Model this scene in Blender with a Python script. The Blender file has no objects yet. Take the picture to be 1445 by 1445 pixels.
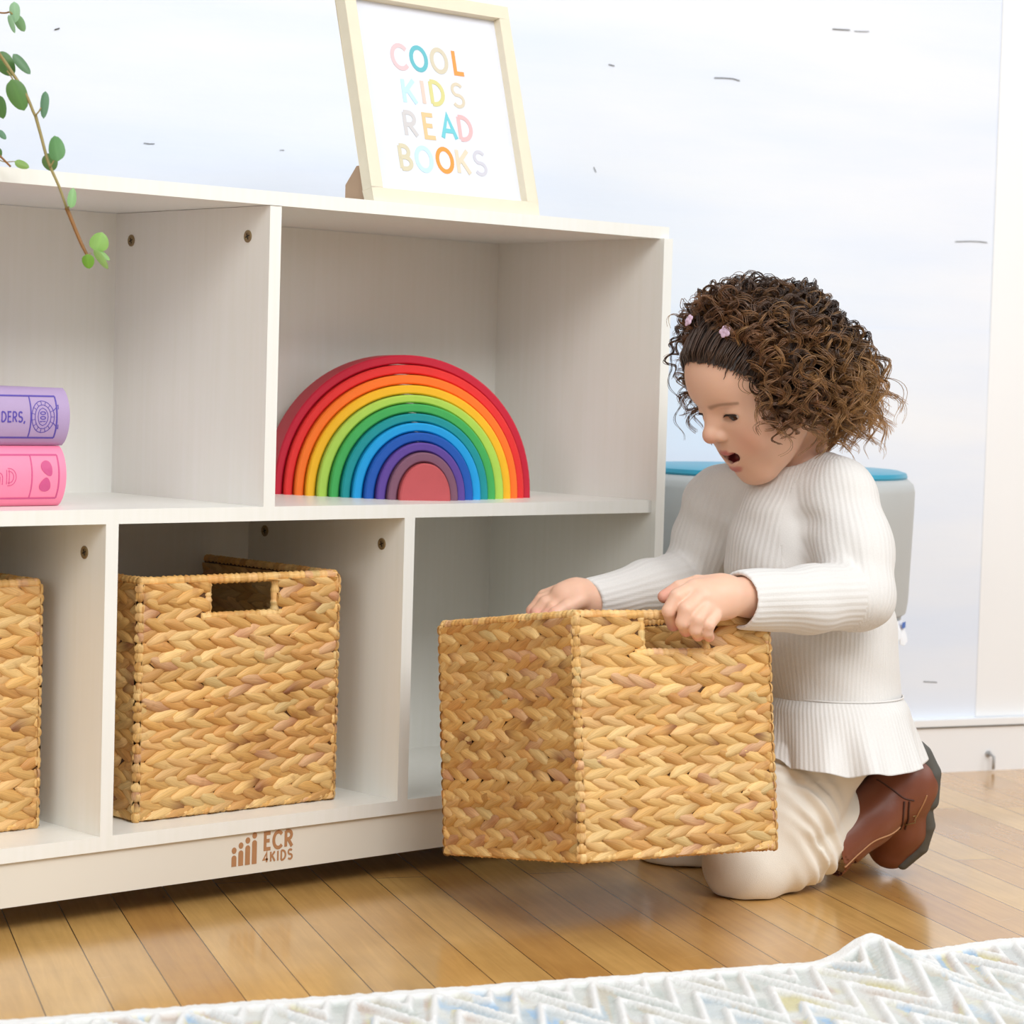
import bpy, bmesh, math, random
import numpy as np
from mathutils import Vector, Matrix
rng = np.random.default_rng(7)
random.seed(7)
scene = bpy.context.scene
COL = scene.collection

# ------------------------------------------------------------------ camera
CAM = Vector((-1.0052, -2.1431, 0.5742))
YAW, PITCH, ROLL, FPX = 0.7423, 0.0533, 0.0288, 3479.6
c_f = Vector((math.sin(YAW)*math.cos(PITCH), math.cos(YAW)*math.cos(PITCH), -math.sin(PITCH)))
c_r0 = Vector((math.cos(YAW), -math.sin(YAW), 0.0))
c_u0 = c_r0.cross(c_f)
c_r = c_r0*math.cos(ROLL) + c_u0*math.sin(ROLL)
c_u = -c_r0*math.sin(ROLL) + c_u0*math.cos(ROLL)
cd = bpy.data.cameras.new('camera')
cam = bpy.data.objects.new('camera', cd); COL.objects.link(cam)
cam.matrix_world = Matrix(((c_r.x, c_u.x, -c_f.x, CAM.x), (c_r.y, c_u.y, -c_f.y, CAM.y),
                           (c_r.z, c_u.z, -c_f.z, CAM.z), (0, 0, 0, 1)))
cd.sensor_fit = 'HORIZONTAL'; cd.sensor_width = 36.0; cd.lens = FPX/1445*36
cd.clip_start = 0.05; cd.clip_end = 60
cd.dof.use_dof = True; cd.dof.focus_distance = 2.68; cd.dof.aperture_fstop = 9.0
scene.camera = cam

def at(px, py, d):
    """world point seen at photo pixel (px,py), at depth d along the view axis"""
    return CAM + (c_f + c_r*((px-722.5)/FPX) - c_u*((py-722.5)/FPX))*d
def on_z(px, py, z):
    r = c_f + c_r*((px-722.5)/FPX) - c_u*((py-722.5)/FPX)
    return CAM + r*((z-CAM.z)/r.z)

# ------------------------------------------------------------------ materials
def lin(c):
    return tuple(((x/255)/12.92 if x/255 <= 0.04045 else ((x/255+0.055)/1.055)**2.4) for x in c)
class NT:
    def __init__(s, name):
        s.m = bpy.data.materials.new(name); s.m.use_nodes = True
        s.n = s.m.node_tree.nodes; s.l = s.m.node_tree.links
        s.b = s.n['Principled BSDF']
    def node(s, t, **k):
        n = s.n.new(t)
        for a, v in k.items():
            setattr(n, a, v)
        return n
    def link(s, a, b): s.l.new(a, b)
    def set(s, **k):
        for a, v in k.items():
            s.b.inputs[a.replace('_', ' ')].default_value = v
def plain(name, rgb, rough=0.5, var=0.06, scale=20.0, bump=0.0, bscale=200.0, coat=0.0, metallic=0.0, sheen=0.0, sss=0.0, spec=0.5):
    t = NT(name); c = lin(rgb)
    tc = t.node('ShaderNodeTexCoord')
    no = t.node('ShaderNodeTexNoise'); no.inputs['Scale'].default_value = scale; no.inputs['Detail'].default_value = 4
    t.link(tc.outputs['Object'], no.inputs['Vector'])
    mx = t.node('ShaderNodeMix', data_type='RGBA')
    mx.inputs[6].default_value = (*[x*(1-var) for x in c], 1); mx.inputs[7].default_value = (*[min(1, x*(1+var)) for x in c], 1)
    t.link(no.outputs['Fac'], mx.inputs[0]); t.link(mx.outputs[2], t.b.inputs['Base Color'])
    t.set(Roughness=rough, Metallic=metallic)
    t.b.inputs['Specular IOR Level'].default_value = spec
    if coat: t.b.inputs['Coat Weight'].default_value = coat; t.b.inputs['Coat Roughness'].default_value = 0.15
    if sheen: t.b.inputs['Sheen Weight'].default_value = sheen
    if sss:
        t.b.inputs['Subsurface Weight'].default_value = sss
        t.b.inputs['Subsurface Radius'].default_value = (0.012, 0.004, 0.002); t.b.inputs['Subsurface Scale'].default_value = 0.5
    if bump:
        n2 = t.node('ShaderNodeTexNoise'); n2.inputs['Scale'].default_value = bscale; n2.inputs['Detail'].default_value = 3
        t.link(tc.outputs['Object'], n2.inputs['Vector'])
        bp = t.node('ShaderNodeBump'); bp.inputs['Strength'].default_value = bump; bp.inputs['Distance'].default_value = 0.002
        t.link(n2.outputs['Fac'], bp.inputs['Height']); t.link(bp.outputs['Normal'], t.b.inputs['Normal'])
    return t.m

# ------------------------------------------------------------------ mesh helpers
def mesh_obj(name, V, F, mat=None, parent=None, smooth=False, attrs=None, mats=None, mat_idx=None):
    me = bpy.data.meshes.new(name)
    V = np.asarray(V, dtype=np.float32)
    me.from_pydata(V.tolist() if len(V) < 200000 else V, [], F.tolist() if isinstance(F, np.ndarray) else F)
    if mats:
        for m in mats: me.materials.append(m)
        if mat_idx is not None: me.polygons.foreach_set('material_index', np.asarray(mat_idx, dtype=np.int32))
    elif mat: me.materials.append(mat)
    if smooth: me.polygons.foreach_set('use_smooth', np.ones(len(me.polygons), dtype=bool))
    for k, v in (attrs or {}).items():
        v = np.asarray(v, dtype=np.float32)
        if v.ndim == 1:
            a = me.attributes.new(k, 'FLOAT', 'POINT'); a.data.foreach_set('value', v)
        else:
            a = me.attributes.new(k, 'FLOAT_COLOR', 'POINT')
            a.data.foreach_set('color', np.c_[v, np.ones(len(v))].astype(np.float32).ravel())
    me.update()
    o = bpy.data.objects.new(name, me); COL.objects.link(o)
    if parent is not None: o.parent = parent
    return o
def bm_obj(name, bm, mat, parent=None, smooth=False, bevel=0.0, seg=2):
    if bevel:
        bmesh.ops.bevel(bm, geom=[e for e in bm.edges if e.calc_face_angle(0) > 0.5], offset=bevel, segments=seg, profile=0.6, affect='EDGES')
    me = bpy.data.meshes.new(name); bm.normal_update(); bm.to_mesh(me); bm.free()
    if mat: me.materials.append(mat)
    if smooth:
        me.polygons.foreach_set('use_smooth', np.ones(len(me.polygons), dtype=bool))
        try: me.set_sharp_from_angle(angle=math.radians(35))
        except Exception: pass
    o = bpy.data.objects.new(name, me); COL.objects.link(o)
    if parent is not None: o.parent = parent
    return o
def add_box(bm, x0, x1, y0, y1, z0, z1):
    vs = [bm.verts.new(p) for p in ((x0,y0,z0),(x1,y0,z0),(x1,y1,z0),(x0,y1,z0),(x0,y0,z1),(x1,y0,z1),(x1,y1,z1),(x0,y1,z1))]
    for f in ((3,2,1,0),(4,5,6,7),(0,1,5,4),(1,2,6,5),(2,3,7,6),(3,0,4,7)): bm.faces.new([vs[i] for i in f])
def box(name, x0, x1, y0, y1, z0, z1, mat, parent=None, bevel=0.0012):
    bm = bmesh.new(); add_box(bm, x0, x1, y0, y1, z0, z1)
    return bm_obj(name, bm, mat, parent, bevel=bevel, smooth=True)
def lathe(name, prof, mat, parent=None, n=48, axis='Z', origin=(0,0,0), smooth=True):
    V = []; F = []
    for r, z in prof:
        for k in range(n):
            a = 2*math.pi*k/n
            V.append((r*math.cos(a)+origin[0], r*math.sin(a)+origin[1], z+origin[2]))
    m = len(prof)
    for i in range(m-1):
        for k in range(n):
            F.append((i*n+k, i*n+(k+1) % n, (i+1)*n+(k+1) % n, (i+1)*n+k))
    F.append(tuple(range(n-1, -1, -1))); F.append(tuple(range((m-1)*n, m*n)))
    o = mesh_obj(name, V, F, mat, parent, smooth=smooth)
    try: o.data.set_sharp_from_angle(angle=math.radians(40))
    except Exception: pass
    return o
def tubes(paths, radii, nseg=6, closed_ends=True):
    """sweep tubes along polylines -> V, F (numpy)"""
    Vs = []; Fs = []; off = 0
    for P, R in zip(paths, radii):
        P = np.asarray(P, float); n = len(P)
        R = np.broadcast_to(np.asarray(R, float), (n,))
        T = np.gradient(P, axis=0); T /= np.linalg.norm(T, axis=1)[:, None]+1e-12
        ref = np.array([0.31, 0.17, 0.93]); 
        if abs(T[0] @ ref) > 0.9: ref = np.array([0.9, 0.3, 0.1])
        N = np.zeros_like(P); b = np.cross(T[0], ref); b /= np.linalg.norm(b); N[0] = b
        for i in range(1, n):
            v = N[i-1]-T[i]*(N[i-1] @ T[i]); N[i] = v/(np.linalg.norm(v)+1e-12)
        B = np.cross(T, N)
        a = np.arange(nseg)*2*np.pi/nseg
        ring = P[:, None, :] + R[:, None, None]*(np.cos(a)[None, :, None]*N[:, None, :] + np.sin(a)[None, :, None]*B[:, None, :])
        Vs.append(ring.reshape(-1, 3))
        i = np.arange(n-1)[:, None]*nseg; k = np.arange(nseg)[None, :]
        q = np.stack([i+k, i+(k+1) % nseg, i+nseg+(k+1) % nseg, i+nseg+k], -1).reshape(-1, 4)+off
        Fs.extend(q.tolist())
        if closed_ends:
            Fs.append([off+x for x in range(nseg-1, -1, -1)]); Fs.append([off+(n-1)*nseg+x for x in range(nseg)])
        off += n*nseg
    return np.concatenate(Vs), Fs
def smooth_path(pts, n=24):
    """Catmull-Rom through pts"""
    P = np.array(pts, float); P = np.vstack([2*P[0]-P[1], P, 2*P[-1]-P[-2]])
    out = []; m = len(P)-3
    for t in np.linspace(0, m-1e-9, n):
        i = int(t); u = t-i; a, b, c, d = P[i:i+4]
        out.append(0.5*((2*b)+(-a+c)*u+(2*a-5*b+4*c-d)*u*u+(-a+3*b-3*c+d)*u**3))
    return np.array(out)
def thing(name, label, cat, loc=(0,0,0), rz=0.0, group=None):
    o = bpy.data.objects.new(name, None); COL.objects.link(o)
    o.empty_display_size = 0.05
    o.location = loc; o.rotation_euler = (0, 0, rz)
    return tag(o, label, cat, group)
def tag(o, label, cat, group=None):
    o['label'] = label; o['category'] = cat
    if group: o['group'] = group
    return o
def struct(o, label=None):
    o['kind'] = 'structure'
    if label: o['label'] = label
    return o

# ------------------------------------------------------------------ stroke lettering (drawn as thick rounded strokes)
def arc(cx, cy, rx, ry, a0, a1, n=14):
    return [(cx+rx*math.cos(math.radians(a)), cy+ry*math.sin(math.radians(a))) for a in np.linspace(a0, a1, n)]
GLYPH = {  # strokes in a box 0..w x 0..1
 'C': (0.72, [arc(0.40,0.5,0.36,0.46,42,318,18)]),
 'O': (0.80, [arc(0.40,0.5,0.33,0.45,0,360,26)]),
 'L': (0.52, [[(0.1,0.96),(0.1,0.05),(0.48,0.05)]]),
 'K': (0.66, [[(0.1,0.96),(0.1,0.04)],[(0.58,0.96),(0.14,0.45)],[(0.26,0.58),(0.6,0.04)]]),
 'I': (0.24, [[(0.12,0.96),(0.12,0.04)]]),
 'D': (0.70, [[(0.1,0.95),(0.1,0.05)], [(0.1,0.95)]+arc(0.22,0.5,0.40,0.45,90,-90,16)+[(0.1,0.05)]]),
 'S': (0.62, [arc(0.31,0.72,0.23,0.23,30,250,14)+arc(0.30,0.27,0.24,0.23,80,-150,14)]),
 'R': (0.66, [[(0.1,0.04),(0.1,0.95)], [(0.1,0.95)]+arc(0.28,0.71,0.25,0.24,90,-90,12)+[(0.1,0.47)], [(0.28,0.47),(0.58,0.04)]]),
 'E': (0.56, [[(0.5,0.95),(0.1,0.95),(0.1,0.05),(0.52,0.05)],[(0.1,0.52),(0.44,0.52)]]),
 'A': (0.74, [[(0.06,0.04),(0.36,0.96),(0.68,0.04)],[(0.18,0.34),(0.56,0.34)]]),
 'B': (0.64, [[(0.1,0.05),(0.1,0.95)], [(0.1,0.95)]+arc(0.26,0.73,0.22,0.22,90,-90,10)+[(0.1,0.51)], [(0.1,0.51)]+arc(0.27,0.28,0.27,0.23,90,-90,12)+[(0.1,0.05)]]),
 'N': (0.70, [[(0.1,0.04),(0.1,0.95),(0.58,0.04),(0.58,0.95)]]),
 '4': (0.66, [[(0.46,0.03),(0.46,0.96),(0.06,0.30),(0.62,0.30)]]),
 '1': (0.3, [[(0.05,0.8),(0.17,0.96),(0.17,0.04)]]),
 '0': (0.62, [arc(0.31,0.5,0.22,0.45,0,360,20)]),
 'n': (0.62, [[(0.1,0.02),(0.1,0.7)],[(0.1,0.5)]+arc(0.32,0.48,0.21,0.22,160,0,10)+[(0.53,0.02)]]),
 ',': (0.3, [[(0.15,0.12),(0.06,-0.12)]]),
}
def stroke_poly(pts, w, h):
    """polyline -> ribbon prism: verts (x,y,z) with z 0..h, faces"""
    P = np.array(pts, float); closed = np.linalg.norm(P[0]-P[-1]) < 1e-6
    if closed: P = P[:-1]
    n = len(P); L = []; R = []
    for i in range(n):
        a = P[i-1] if (i > 0 or closed) else P[i]; b = P[(i+1) % n] if (i < n-1 or closed) else P[i]
        d1 = P[i]-a; d2 = b-P[i]
        l1 = np.linalg.norm(d1); l2 = np.linalg.norm(d2)
        d1 = d1/l1 if l1 > 0 else d2/l2; d2 = d2/l2 if l2 > 0 else d1
        t = d1+d2; t = t/np.linalg.norm(t) if np.linalg.norm(t) > 1e-6 else d1
        nn = np.array([-t[1], t[0]]); cs = max(0.55, nn @ np.array([-d1[1], d1[0]]))
        p = P[i].copy()
        if not closed and i == 0: p = p-d1*0.0
        L.append(p+nn*w/2/cs); R.append(p-nn*w/2/cs)
    V = [(*p, 0) for p in L]+[(*p, 0) for p in R]+[(*p, h) for p in L]+[(*p, h) for p in R]
    F = []; m = n if closed else n-1
    for i in range(m):
        j = (i+1) % n
        F += [(2*n+i, 3*n+i, 3*n+j, 2*n+j), (i, 2*n+i, 2*n+j, j), (n+j, 3*n+j, 3*n+i, n+i)]
    if not closed: F += [(0, n, 3*n, 2*n), (n-1, 3*n-1, 4*n-1, 2*n-1)]
    return V, F
def lettering(text, size, w, h, gap=0.12, slant=0.0, widths=None):
    """returns V, F, per-face letter index; baseline at y=0, starts x=0, local XY plane, raised +z"""
    V = []; F = []; ID = []; x = 0
    for k, ch in enumerate(text):
        if ch == ' ': x += size*0.4; continue
        gw, st = GLYPH[ch]
        for q_, s in enumerate(st):
            v, f = stroke_poly([(x+(p[0]+slant*p[1])*size, p[1]*size) for p in s], w, h*(1+0.25*q_))
            o = len(V); V += v; F += [tuple(o+i for i in q) for q in f]; ID += [k]*len(f)
        x += (gw+gap)*size
    return V, F, ID, x-gap*size
def disc(cx, cy, rx, ry, h, n=16, a0=0, a1=360):
    pts = arc(cx, cy, rx, ry, a0, a1, n+1)
    if a1-a0 >= 360: pts = pts[:-1]
    m = len(pts); V = [(*p, 0) for p in pts]+[(*p, h) for p in pts]
    F = [tuple(range(m, 2*m))]+[(i, (i+1) % m, m+(i+1) % m, m+i) for i in range(m)]
    return V, F
def merge(parts):
    V = []; F = []
    for v, f in parts:
        o = len(V); V += list(map(tuple, v)); F += [tuple(o+i for i in q) for q in f]
    return V, F
# ================================================================== THE SETTING
# floor: narrow maple strips
PL_ANG = math.radians(64.2)
t = NT('maple_strip_floor')
tc = t.node('ShaderNodeTexCoord')
mp = t.node('ShaderNodeMapping'); mp.inputs['Rotation'].default_value = (0, 0, -PL_ANG)
mp.inputs['Location'].default_value = (0.23, PL_OFF if 'PL_OFF' in globals() else 0.021, 0)
t.link(tc.outputs['Object'], mp.inputs['Vector'])
br = t.node('ShaderNodeTexBrick'); br.offset = 0.37; br.offset_frequency = 3; br.squash = 1.0
for k, v in {'Scale': 1.0, 'Mortar Size': 0.0007, 'Mortar Smooth': 0.3, 'Bias': 0.0, 'Brick Width': 0.93, 'Row Height': 0.0612}.items(): br.inputs[k].default_value = v
br.inputs['Color1'].default_value = (0, 0, 0, 1); br.inputs['Color2'].default_value = (1, 1, 1, 1); br.inputs['Mortar'].default_value = (0.5, 0.5, 0.5, 1)
t.link(mp.outputs['Vector'], br.inputs['Vector'])
rmp = t.node('ShaderNodeValToRGB')
cr = rmp.color_ramp; cr.elements[0].position = 0.0; cr.elements[0].color = (*lin((190, 143, 80)), 1)
cr.elements[1].position = 1.0; cr.elements[1].color = (*lin((214, 174, 108)), 1)
e = cr.elements.new(0.35); e.color = (*lin((204, 159, 94)), 1)
e = cr.elements.new(0.7); e.color = (*lin((208, 166, 100)), 1)
t.link(br.outputs['Color'], rmp.inputs['Fac'])
m2 = t.node('ShaderNodeMapping'); m2.inputs['Scale'].default_value = (2.2, 38, 1)
t.link(mp.outputs['Vector'], m2.inputs['Vector'])
gn = t.node('ShaderNodeTexNoise'); gn.inputs['Scale'].default_value = 3.0; gn.inputs['Detail'].default_value = 6; gn.inputs['Roughness'].default_value = 0.6; gn.inputs['Distortion'].default_value = 0.6
t.link(m2.outputs['Vector'], gn.inputs['Vector'])
mg = t.node('ShaderNodeMix', data_type='RGBA', blend_type='MULTIPLY'); mg.inputs[0].default_value = 0.55
gr = t.node('ShaderNodeValToRGB'); gr.color_ramp.elements[0].position = 0.3; gr.color_ramp.elements[0].color = (0.74, 0.68, 0.6, 1); gr.color_ramp.elements[1].position = 0.68; gr.color_ramp.elements[1].color = (1.12, 1.08, 1.0, 1)
t.link(gn.outputs['Fac'], gr.inputs['Fac']); t.link(rmp.outputs['Color'], mg.inputs[6]); t.link(gr.outputs['Color'], mg.inputs[7])
# blotchy worn varnish
bn = t.node('ShaderNodeTexNoise'); bn.inputs['Scale'].default_value = 9.0; bn.inputs['Detail'].default_value = 5
t.link(mp.outputs['Vector'], bn.inputs['Vector'])
mb = t.node('ShaderNodeMix', data_type='RGBA', blend_type='MULTIPLY'); mb.inputs[0].default_value = 0.45
b2 = t.node('ShaderNodeValToRGB'); b2.color_ramp.elements[0].position = 0.35; b2.color_ramp.elements[0].color = (0.78, 0.72, 0.62, 1); b2.color_ramp.elements[1].position = 0.65; b2.color_ramp.elements[1].color = (1.08, 1.06, 1.02, 1)
t.link(bn.outputs['Fac'], b2.inputs['Fac']); t.link(mg.outputs[2], mb.inputs[6]); t.link(b2.outputs['Color'], mb.inputs[7])
# fine scratches in the varnish
m3 = t.node('ShaderNodeMapping'); m3.inputs['Rotation'].default_value = (0, 0, 0.6); m3.inputs['Scale'].default_value = (4, 90, 1)
t.link(tc.outputs['Object'], m3.inputs['Vector'])
sn = t.node('ShaderNodeTexNoise'); sn.inputs['Scale'].default_value = 2.0; sn.inputs['Detail'].default_value = 2
t.link(m3.outputs['Vector'], sn.inputs['Vector'])
sr = t.node('ShaderNodeValToRGB'); sr.color_ramp.elements[0].position = 0.70; sr.color_ramp.elements[0].color = (0, 0, 0, 1); sr.color_ramp.elements[1].position = 0.76; sr.color_ramp.elements[1].color = (0.35, 0.35, 0.35, 1)
t.link(sn.outputs['Fac'], sr.inputs['Fac'])
ms = t.node('ShaderNodeMix', data_type='RGBA'); ms.inputs[7].default_value = (*lin((222, 186, 132)), 1)
t.link(sr.outputs['Color'], ms.inputs[0]); t.link(mb.outputs[2], ms.inputs[6])
mm = t.node('ShaderNodeMix', data_type='RGBA'); mm.inputs[7].default_value = (*lin((58, 34, 16)), 1)
t.link(br.outputs['Fac'], mm.inputs[0]); t.link(ms.outputs[2], mm.inputs[6]); t.link(mm.outputs[2], t.b.inputs['Base Color'])
t.set(Roughness=0.30); t.b.inputs['Specular IOR Level'].default_value = 0.5
rr = t.node('ShaderNodeMapRange'); rr.inputs['To Min'].default_value = 0.16; rr.inputs['To Max'].default_value = 0.30
t.b.inputs['Coat Weight'].default_value = 0.5; t.b.inputs['Coat Roughness'].default_value = 0.14
t.link(bn.outputs['Fac'], rr.inputs['Value']); t.link(rr.outputs['Result'], t.b.inputs['Roughness'])
bp = t.node('ShaderNodeBump'); bp.inputs['Strength'].default_value = 0.35; bp.inputs['Distance'].default_value = 0.0015; bp.invert = True
t.link(br.outputs['Fac'], bp.inputs['Height']); t.link(bp.outputs['Normal'], t.b.inputs['Normal'])
M_FLOOR = t.m
bm = bmesh.new(); add_box(bm, -4.5, 3.6, -5.0, 2.2, -0.05, 0.0)
struct(bm_obj('floor', bm, M_FLOOR), 'glossy floor of narrow honey-coloured maple strips')

# back wall: white painted boards, running at an angle behind the cabinet
W0 = Vector((1.997, 0.151, 0)); WD = Vector((0.946, -0.323, 0)).normalized(); WN = Vector((-WD.y, WD.x, 0))  # WN points away from room
wall_rz = math.atan2(WD.y, WD.x)
t = NT('white_painted_boards'); tc = t.node('ShaderNodeTexCoord')
n1 = t.node('ShaderNodeTexNoise'); n1.inputs['Scale'].default_value = 2.2; n1.inputs['Detail'].default_value = 4
mp = t.node('ShaderNodeMapping'); mp.inputs['Scale'].default_value = (0.5, 1, 3); t.link(tc.outputs['Object'], mp.inputs['Vector']); t.link(mp.outputs['Vector'], n1.inputs['Vector'])
rp = t.node('ShaderNodeValToRGB'); rp.color_ramp.elements[0].color = (*lin((222, 231, 246)), 1); rp.color_ramp.elements[1].color = (*lin((236, 239, 244)), 1)
rp.color_ramp.elements[0].position = 0.35; rp.color_ramp.elements[1].position = 0.65
t.link(n1.outputs['Fac'], rp.inputs['Fac']); t.link(rp.outputs['Color'], t.b.inputs['Base Color']); t.set(Roughness=0.55)
n3 = t.node('ShaderNodeTexNoise'); n3.inputs['Scale'].default_value = 60; t.link(mp.outputs['Vector'], n3.inputs['Vector'])
bp = t.node('ShaderNodeBump'); bp.inputs['Strength'].default_value = 0.08; bp.inputs['Distance'].default_value = 0.002
t.link(n3.outputs['Fac'], bp.inputs['Height']); t.link(bp.outputs['Normal'], t.b.inputs['Normal'])
M_WALL = t.m
M_TRIM = plain('white_gloss_trim', (240, 241, 242), 0.4, 0.02, 6)
M_CRACK = plain('dark_crack', (70, 66, 62), 0.9)
wall = bpy.data.objects.new('wall_back', None)
# boards stacked vertically with fine grooves between them; local x along wall, y into wall, z up
zs = [0.075, 0.668, 1.63, 2.6]
bm = bmesh.new()
for a, b in zip(zs[:-1], zs[1:]):
    d = 0.0 if (round(a, 3) not in (0.668,)) else 0.0008
    add_box(bm, -3.2, 1.45, d, 0.05, a+0.0006, b-0.0006)
add_box(bm, -3.2, 1.45, 0.0014, 0.06, 0, 2.6)
bmesh.ops.bevel(bm, geom=[e for e in bm.edges if e.calc_face_angle(0) > 0.5], offset=0.0006, segments=2, affect='EDGES')
wall = struct(bm_obj('wall_back', bm, M_WALL, smooth=True), 'white painted board wall')
wall.location = W0; wall.rotation_euler = (0, 0, wall_rz)
def on_wall(px, py, off=0.0):
    r = c_f + c_r*((px-722.5)/FPX) - c_u*((py-722.5)/FPX)
    s = ((W0-CAM).dot(WN)-off)/r.dot(WN); p = CAM+r*s - W0
    return p.dot(WD), p.z
# hairline scratches in the paint
for (pts, w) in [([(1008,110),(1020,110),(1034,111),(1044,114)],1.3), ([(1175,41),(1190,42),(1199,42.5)],1.6), ([(1206,44),(1215,44.5),(1226,44.5)],1.0),
                 ([(1348,341),(1370,340.5),(1383,341),(1393,342.5)],1.1), ([(859,91),(867,93)],1.2), ([(838,236),(841,243)],1.0), ([(77,42),(84,40)],1.8),
                 ([(203,202),(210,203),(218,203)],1.0), ([(395,212),(401,212)],.8), ([(1303,962),(1322,963)],1.4), ([(1409,961),(1433,961)],1.2)]:
    P = [on_wall(*p) for p in pts]
    path = [(x, -0.0002, z) for x, z in P]
    V, F = tubes([path], [w*0.00045], 5)
    mesh_obj('crack', V, F, M_CRACK, wall)
# baseboard with a bead on top
bm = bmesh.new(); add_box(bm, -3.2, 1.45, -0.010, 0.004, 0.0, 0.0675)
o = struct(bm_obj('baseboard_back', bm, M_TRIM, bevel=0.002), 'plain white baseboard'); o.location = W0; o.rotation_euler = (0, 0, wall_rz)
bm = bmesh.new(); add_box(bm, -3.2, 1.45, -0.016, 0.004, 0.071, 0.081)
o = struct(bm_obj('trim_1', bm, M_TRIM, bevel=0.003), 'narrow white bead above the baseboard'); o.location = W0; o.rotation_euler = (0, 0, wall_rz)
# upright casing board at the right
xj = on_wall(1388, 700)[0]
bm = bmesh.new(); add_box(bm, xj, xj+0.16, -0.0013, 0.004, 0.0825, 2.6)
o = struct(bm_obj('trim_2', bm, M_TRIM, bevel=0.001), 'upright white casing board at the right of the wall'); o.location = W0; o.rotation_euler = (0, 0, wall_rz)
# little metal stop screwed to the baseboard
M_STEEL = plain('painted_steel', (176, 177, 178), 0.5, 0.1, 60, metallic=0.2)
x0, z0 = on_wall(1397, 1070, 0.016)
ds = thing('door_stop', 'small grey metal stop on the baseboard at far right', 'door stop', W0+WD*x0-WN*0.010, wall_rz)
V, F = tubes([[(0, 0.0, 0.026), (0, -0.009, 0.026), (0.002, -0.013, 0.023), (0.002, -0.013, 0.004)]], [0.0024], 8)
mesh_obj('bracket', V, F, M_STEEL, ds, smooth=True)
lathe('mounting_plate', [(0.0050, -0.001), (0.0050, 0.001), (0.004, 0.002)], M_STEEL, ds, 20).rotation_euler = (math.pi/2, 0, 0)
ds.children[-1].location = (0, -0.001, 0.026)

# ================================================================== RUG
r0 = on_z(0, 1445, 0.010); r1 = on_z(1445, 1340, 0.010)
ru = (r1-r0); ru.z = 0; ru.normalize(); rv = Vector((ru.y, -ru.x, 0))      # rv: towards the camera
nx, ny = 760, 330
S = np.linspace(-0.35, 1.75, nx); T = np.linspace(0, 0.62, ny)
SS, TT = np.meshgrid(S, T, indexing='ij')
def vnoise(x, y, seed=0):
    r = np.random.default_rng(seed).random((256, 256))
    xi = np.floor(x).astype(int); yi = np.floor(y).astype(int); fx = x-xi; fy = y-yi
    fx = fx*fx*(3-2*fx); fy = fy*fy*(3-2*fy)
    g = lambda a, b: r[a % 256, b % 256]
    return (g(xi, yi)*(1-fx)+g(xi+1, yi)*fx)*(1-fy)+(g(xi, yi+1)*(1-fx)+g(xi+1, yi+1)*fx)*fy
PER = 0.078
zig = np.abs(((SS/PER) % 1.0)-0.5)*2*PER*1.28
ph = (TT+zig)/0.062
rid = np.abs((ph % 1.0)-0.5)*2            # 1 on ridge centre line
ridge = np.clip((rid-0.55)/0.30, 0, 1); ridge = ridge*ridge*(3-2*ridge)
edge = np.clip(TT/0.012, 0, 1); edge = np.sqrt(1-(1-edge)**2)
border = np.clip((0.030-TT)/0.006, 0, 1)
ridge = np.maximum(ridge, border)
tuft = vnoise(SS*300, TT*300, 1)*0.5+vnoise(SS*140, TT*140, 2)*0.5
cord = 0.5+0.5*np.sin((ph*9)*2*np.pi)
Zr = 0.0015+edge*(0.0085+0.0055*ridge+0.0022*tuft+(1-ridge)*0.0012*cord)
s_b = (on_z(1205, 1348, 0.012)-r0).dot(ru)
bmp = np.exp(-((SS-s_b)/0.034)**2)+0.35*np.exp(-((SS-s_b-0.16)/0.09)**2)
Zr += bmp*0.024*np.exp(-(TT/0.16)**1.5)
wob = 0.006*(vnoise(SS*5, SS*0, 5)-0.5)+0.0025*(vnoise(SS*120, TT*90, 6)-0.5)
XY = np.array([r0.x, r0.y])[None, None]+SS[..., None]*np.array([ru.x, ru.y])+(TT+wob*np.exp(-TT/0.05))[..., None]*np.array([rv.x, rv.y])
V = np.concatenate([XY, Zr[..., None]], -1).reshape(-1, 3)
i, j = np.meshgrid(np.arange(nx-1), np.arange(ny-1), indexing='ij'); a = i*ny+j
F = np.stack([a, a+1, a+ny+1, a+ny], -1).reshape(-1, 4)[:, ::-1]
pal = np.array([lin(c) for c in [(178,184,178),(186,180,164),(174,186,192),(150,180,206),(198,190,146),(190,174,160),(196,198,196),(194,197,192)]])
pidx = (vnoise(SS*16, ph*0.9, 11)*11).astype(int) % 8
wsel = np.clip(vnoise(SS*40, TT*40, 12)*1.6-0.2, 0, 1)[..., None]
base = pal[pidx]*wsel+np.array(lin((206, 207, 202)))*(1-wsel)
colr = base*(1-ridge[..., None])+np.array(lin((232, 232, 230)))*ridge[..., None]
t = NT('tufted_rug'); at_n = t.node('ShaderNodeAttribute'); at_n.attribute_name = 'col'
t.link(at_n.outputs['Color'], t.b.inputs['Base Color']); t.set(Roughness=0.95); t.b.inputs['Sheen Weight'].default_value = 0.3
tc = t.node('ShaderNodeTexCoord'); n1 = t.node('ShaderNodeTexNoise'); n1.inputs['Scale'].default_value = 500; t.link(tc.outputs['Object'], n1.inputs['Vector'])
bp = t.node('ShaderNodeBump'); bp.inputs['Strength'].default_value = 0.5; bp.inputs['Distance'].default_value = 0.002
t.link(n1.outputs['Fac'], bp.inputs['Height']); t.link(bp.outputs['Normal'], t.b.inputs['Normal'])
rug = mesh_obj('rug', V, F, t.m, smooth=True, attrs={'col': colr.reshape(-1, 3)})
tag(rug, 'thick white tufted rug with pastel zigzag pattern on the wooden floor', 'rug')

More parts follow.
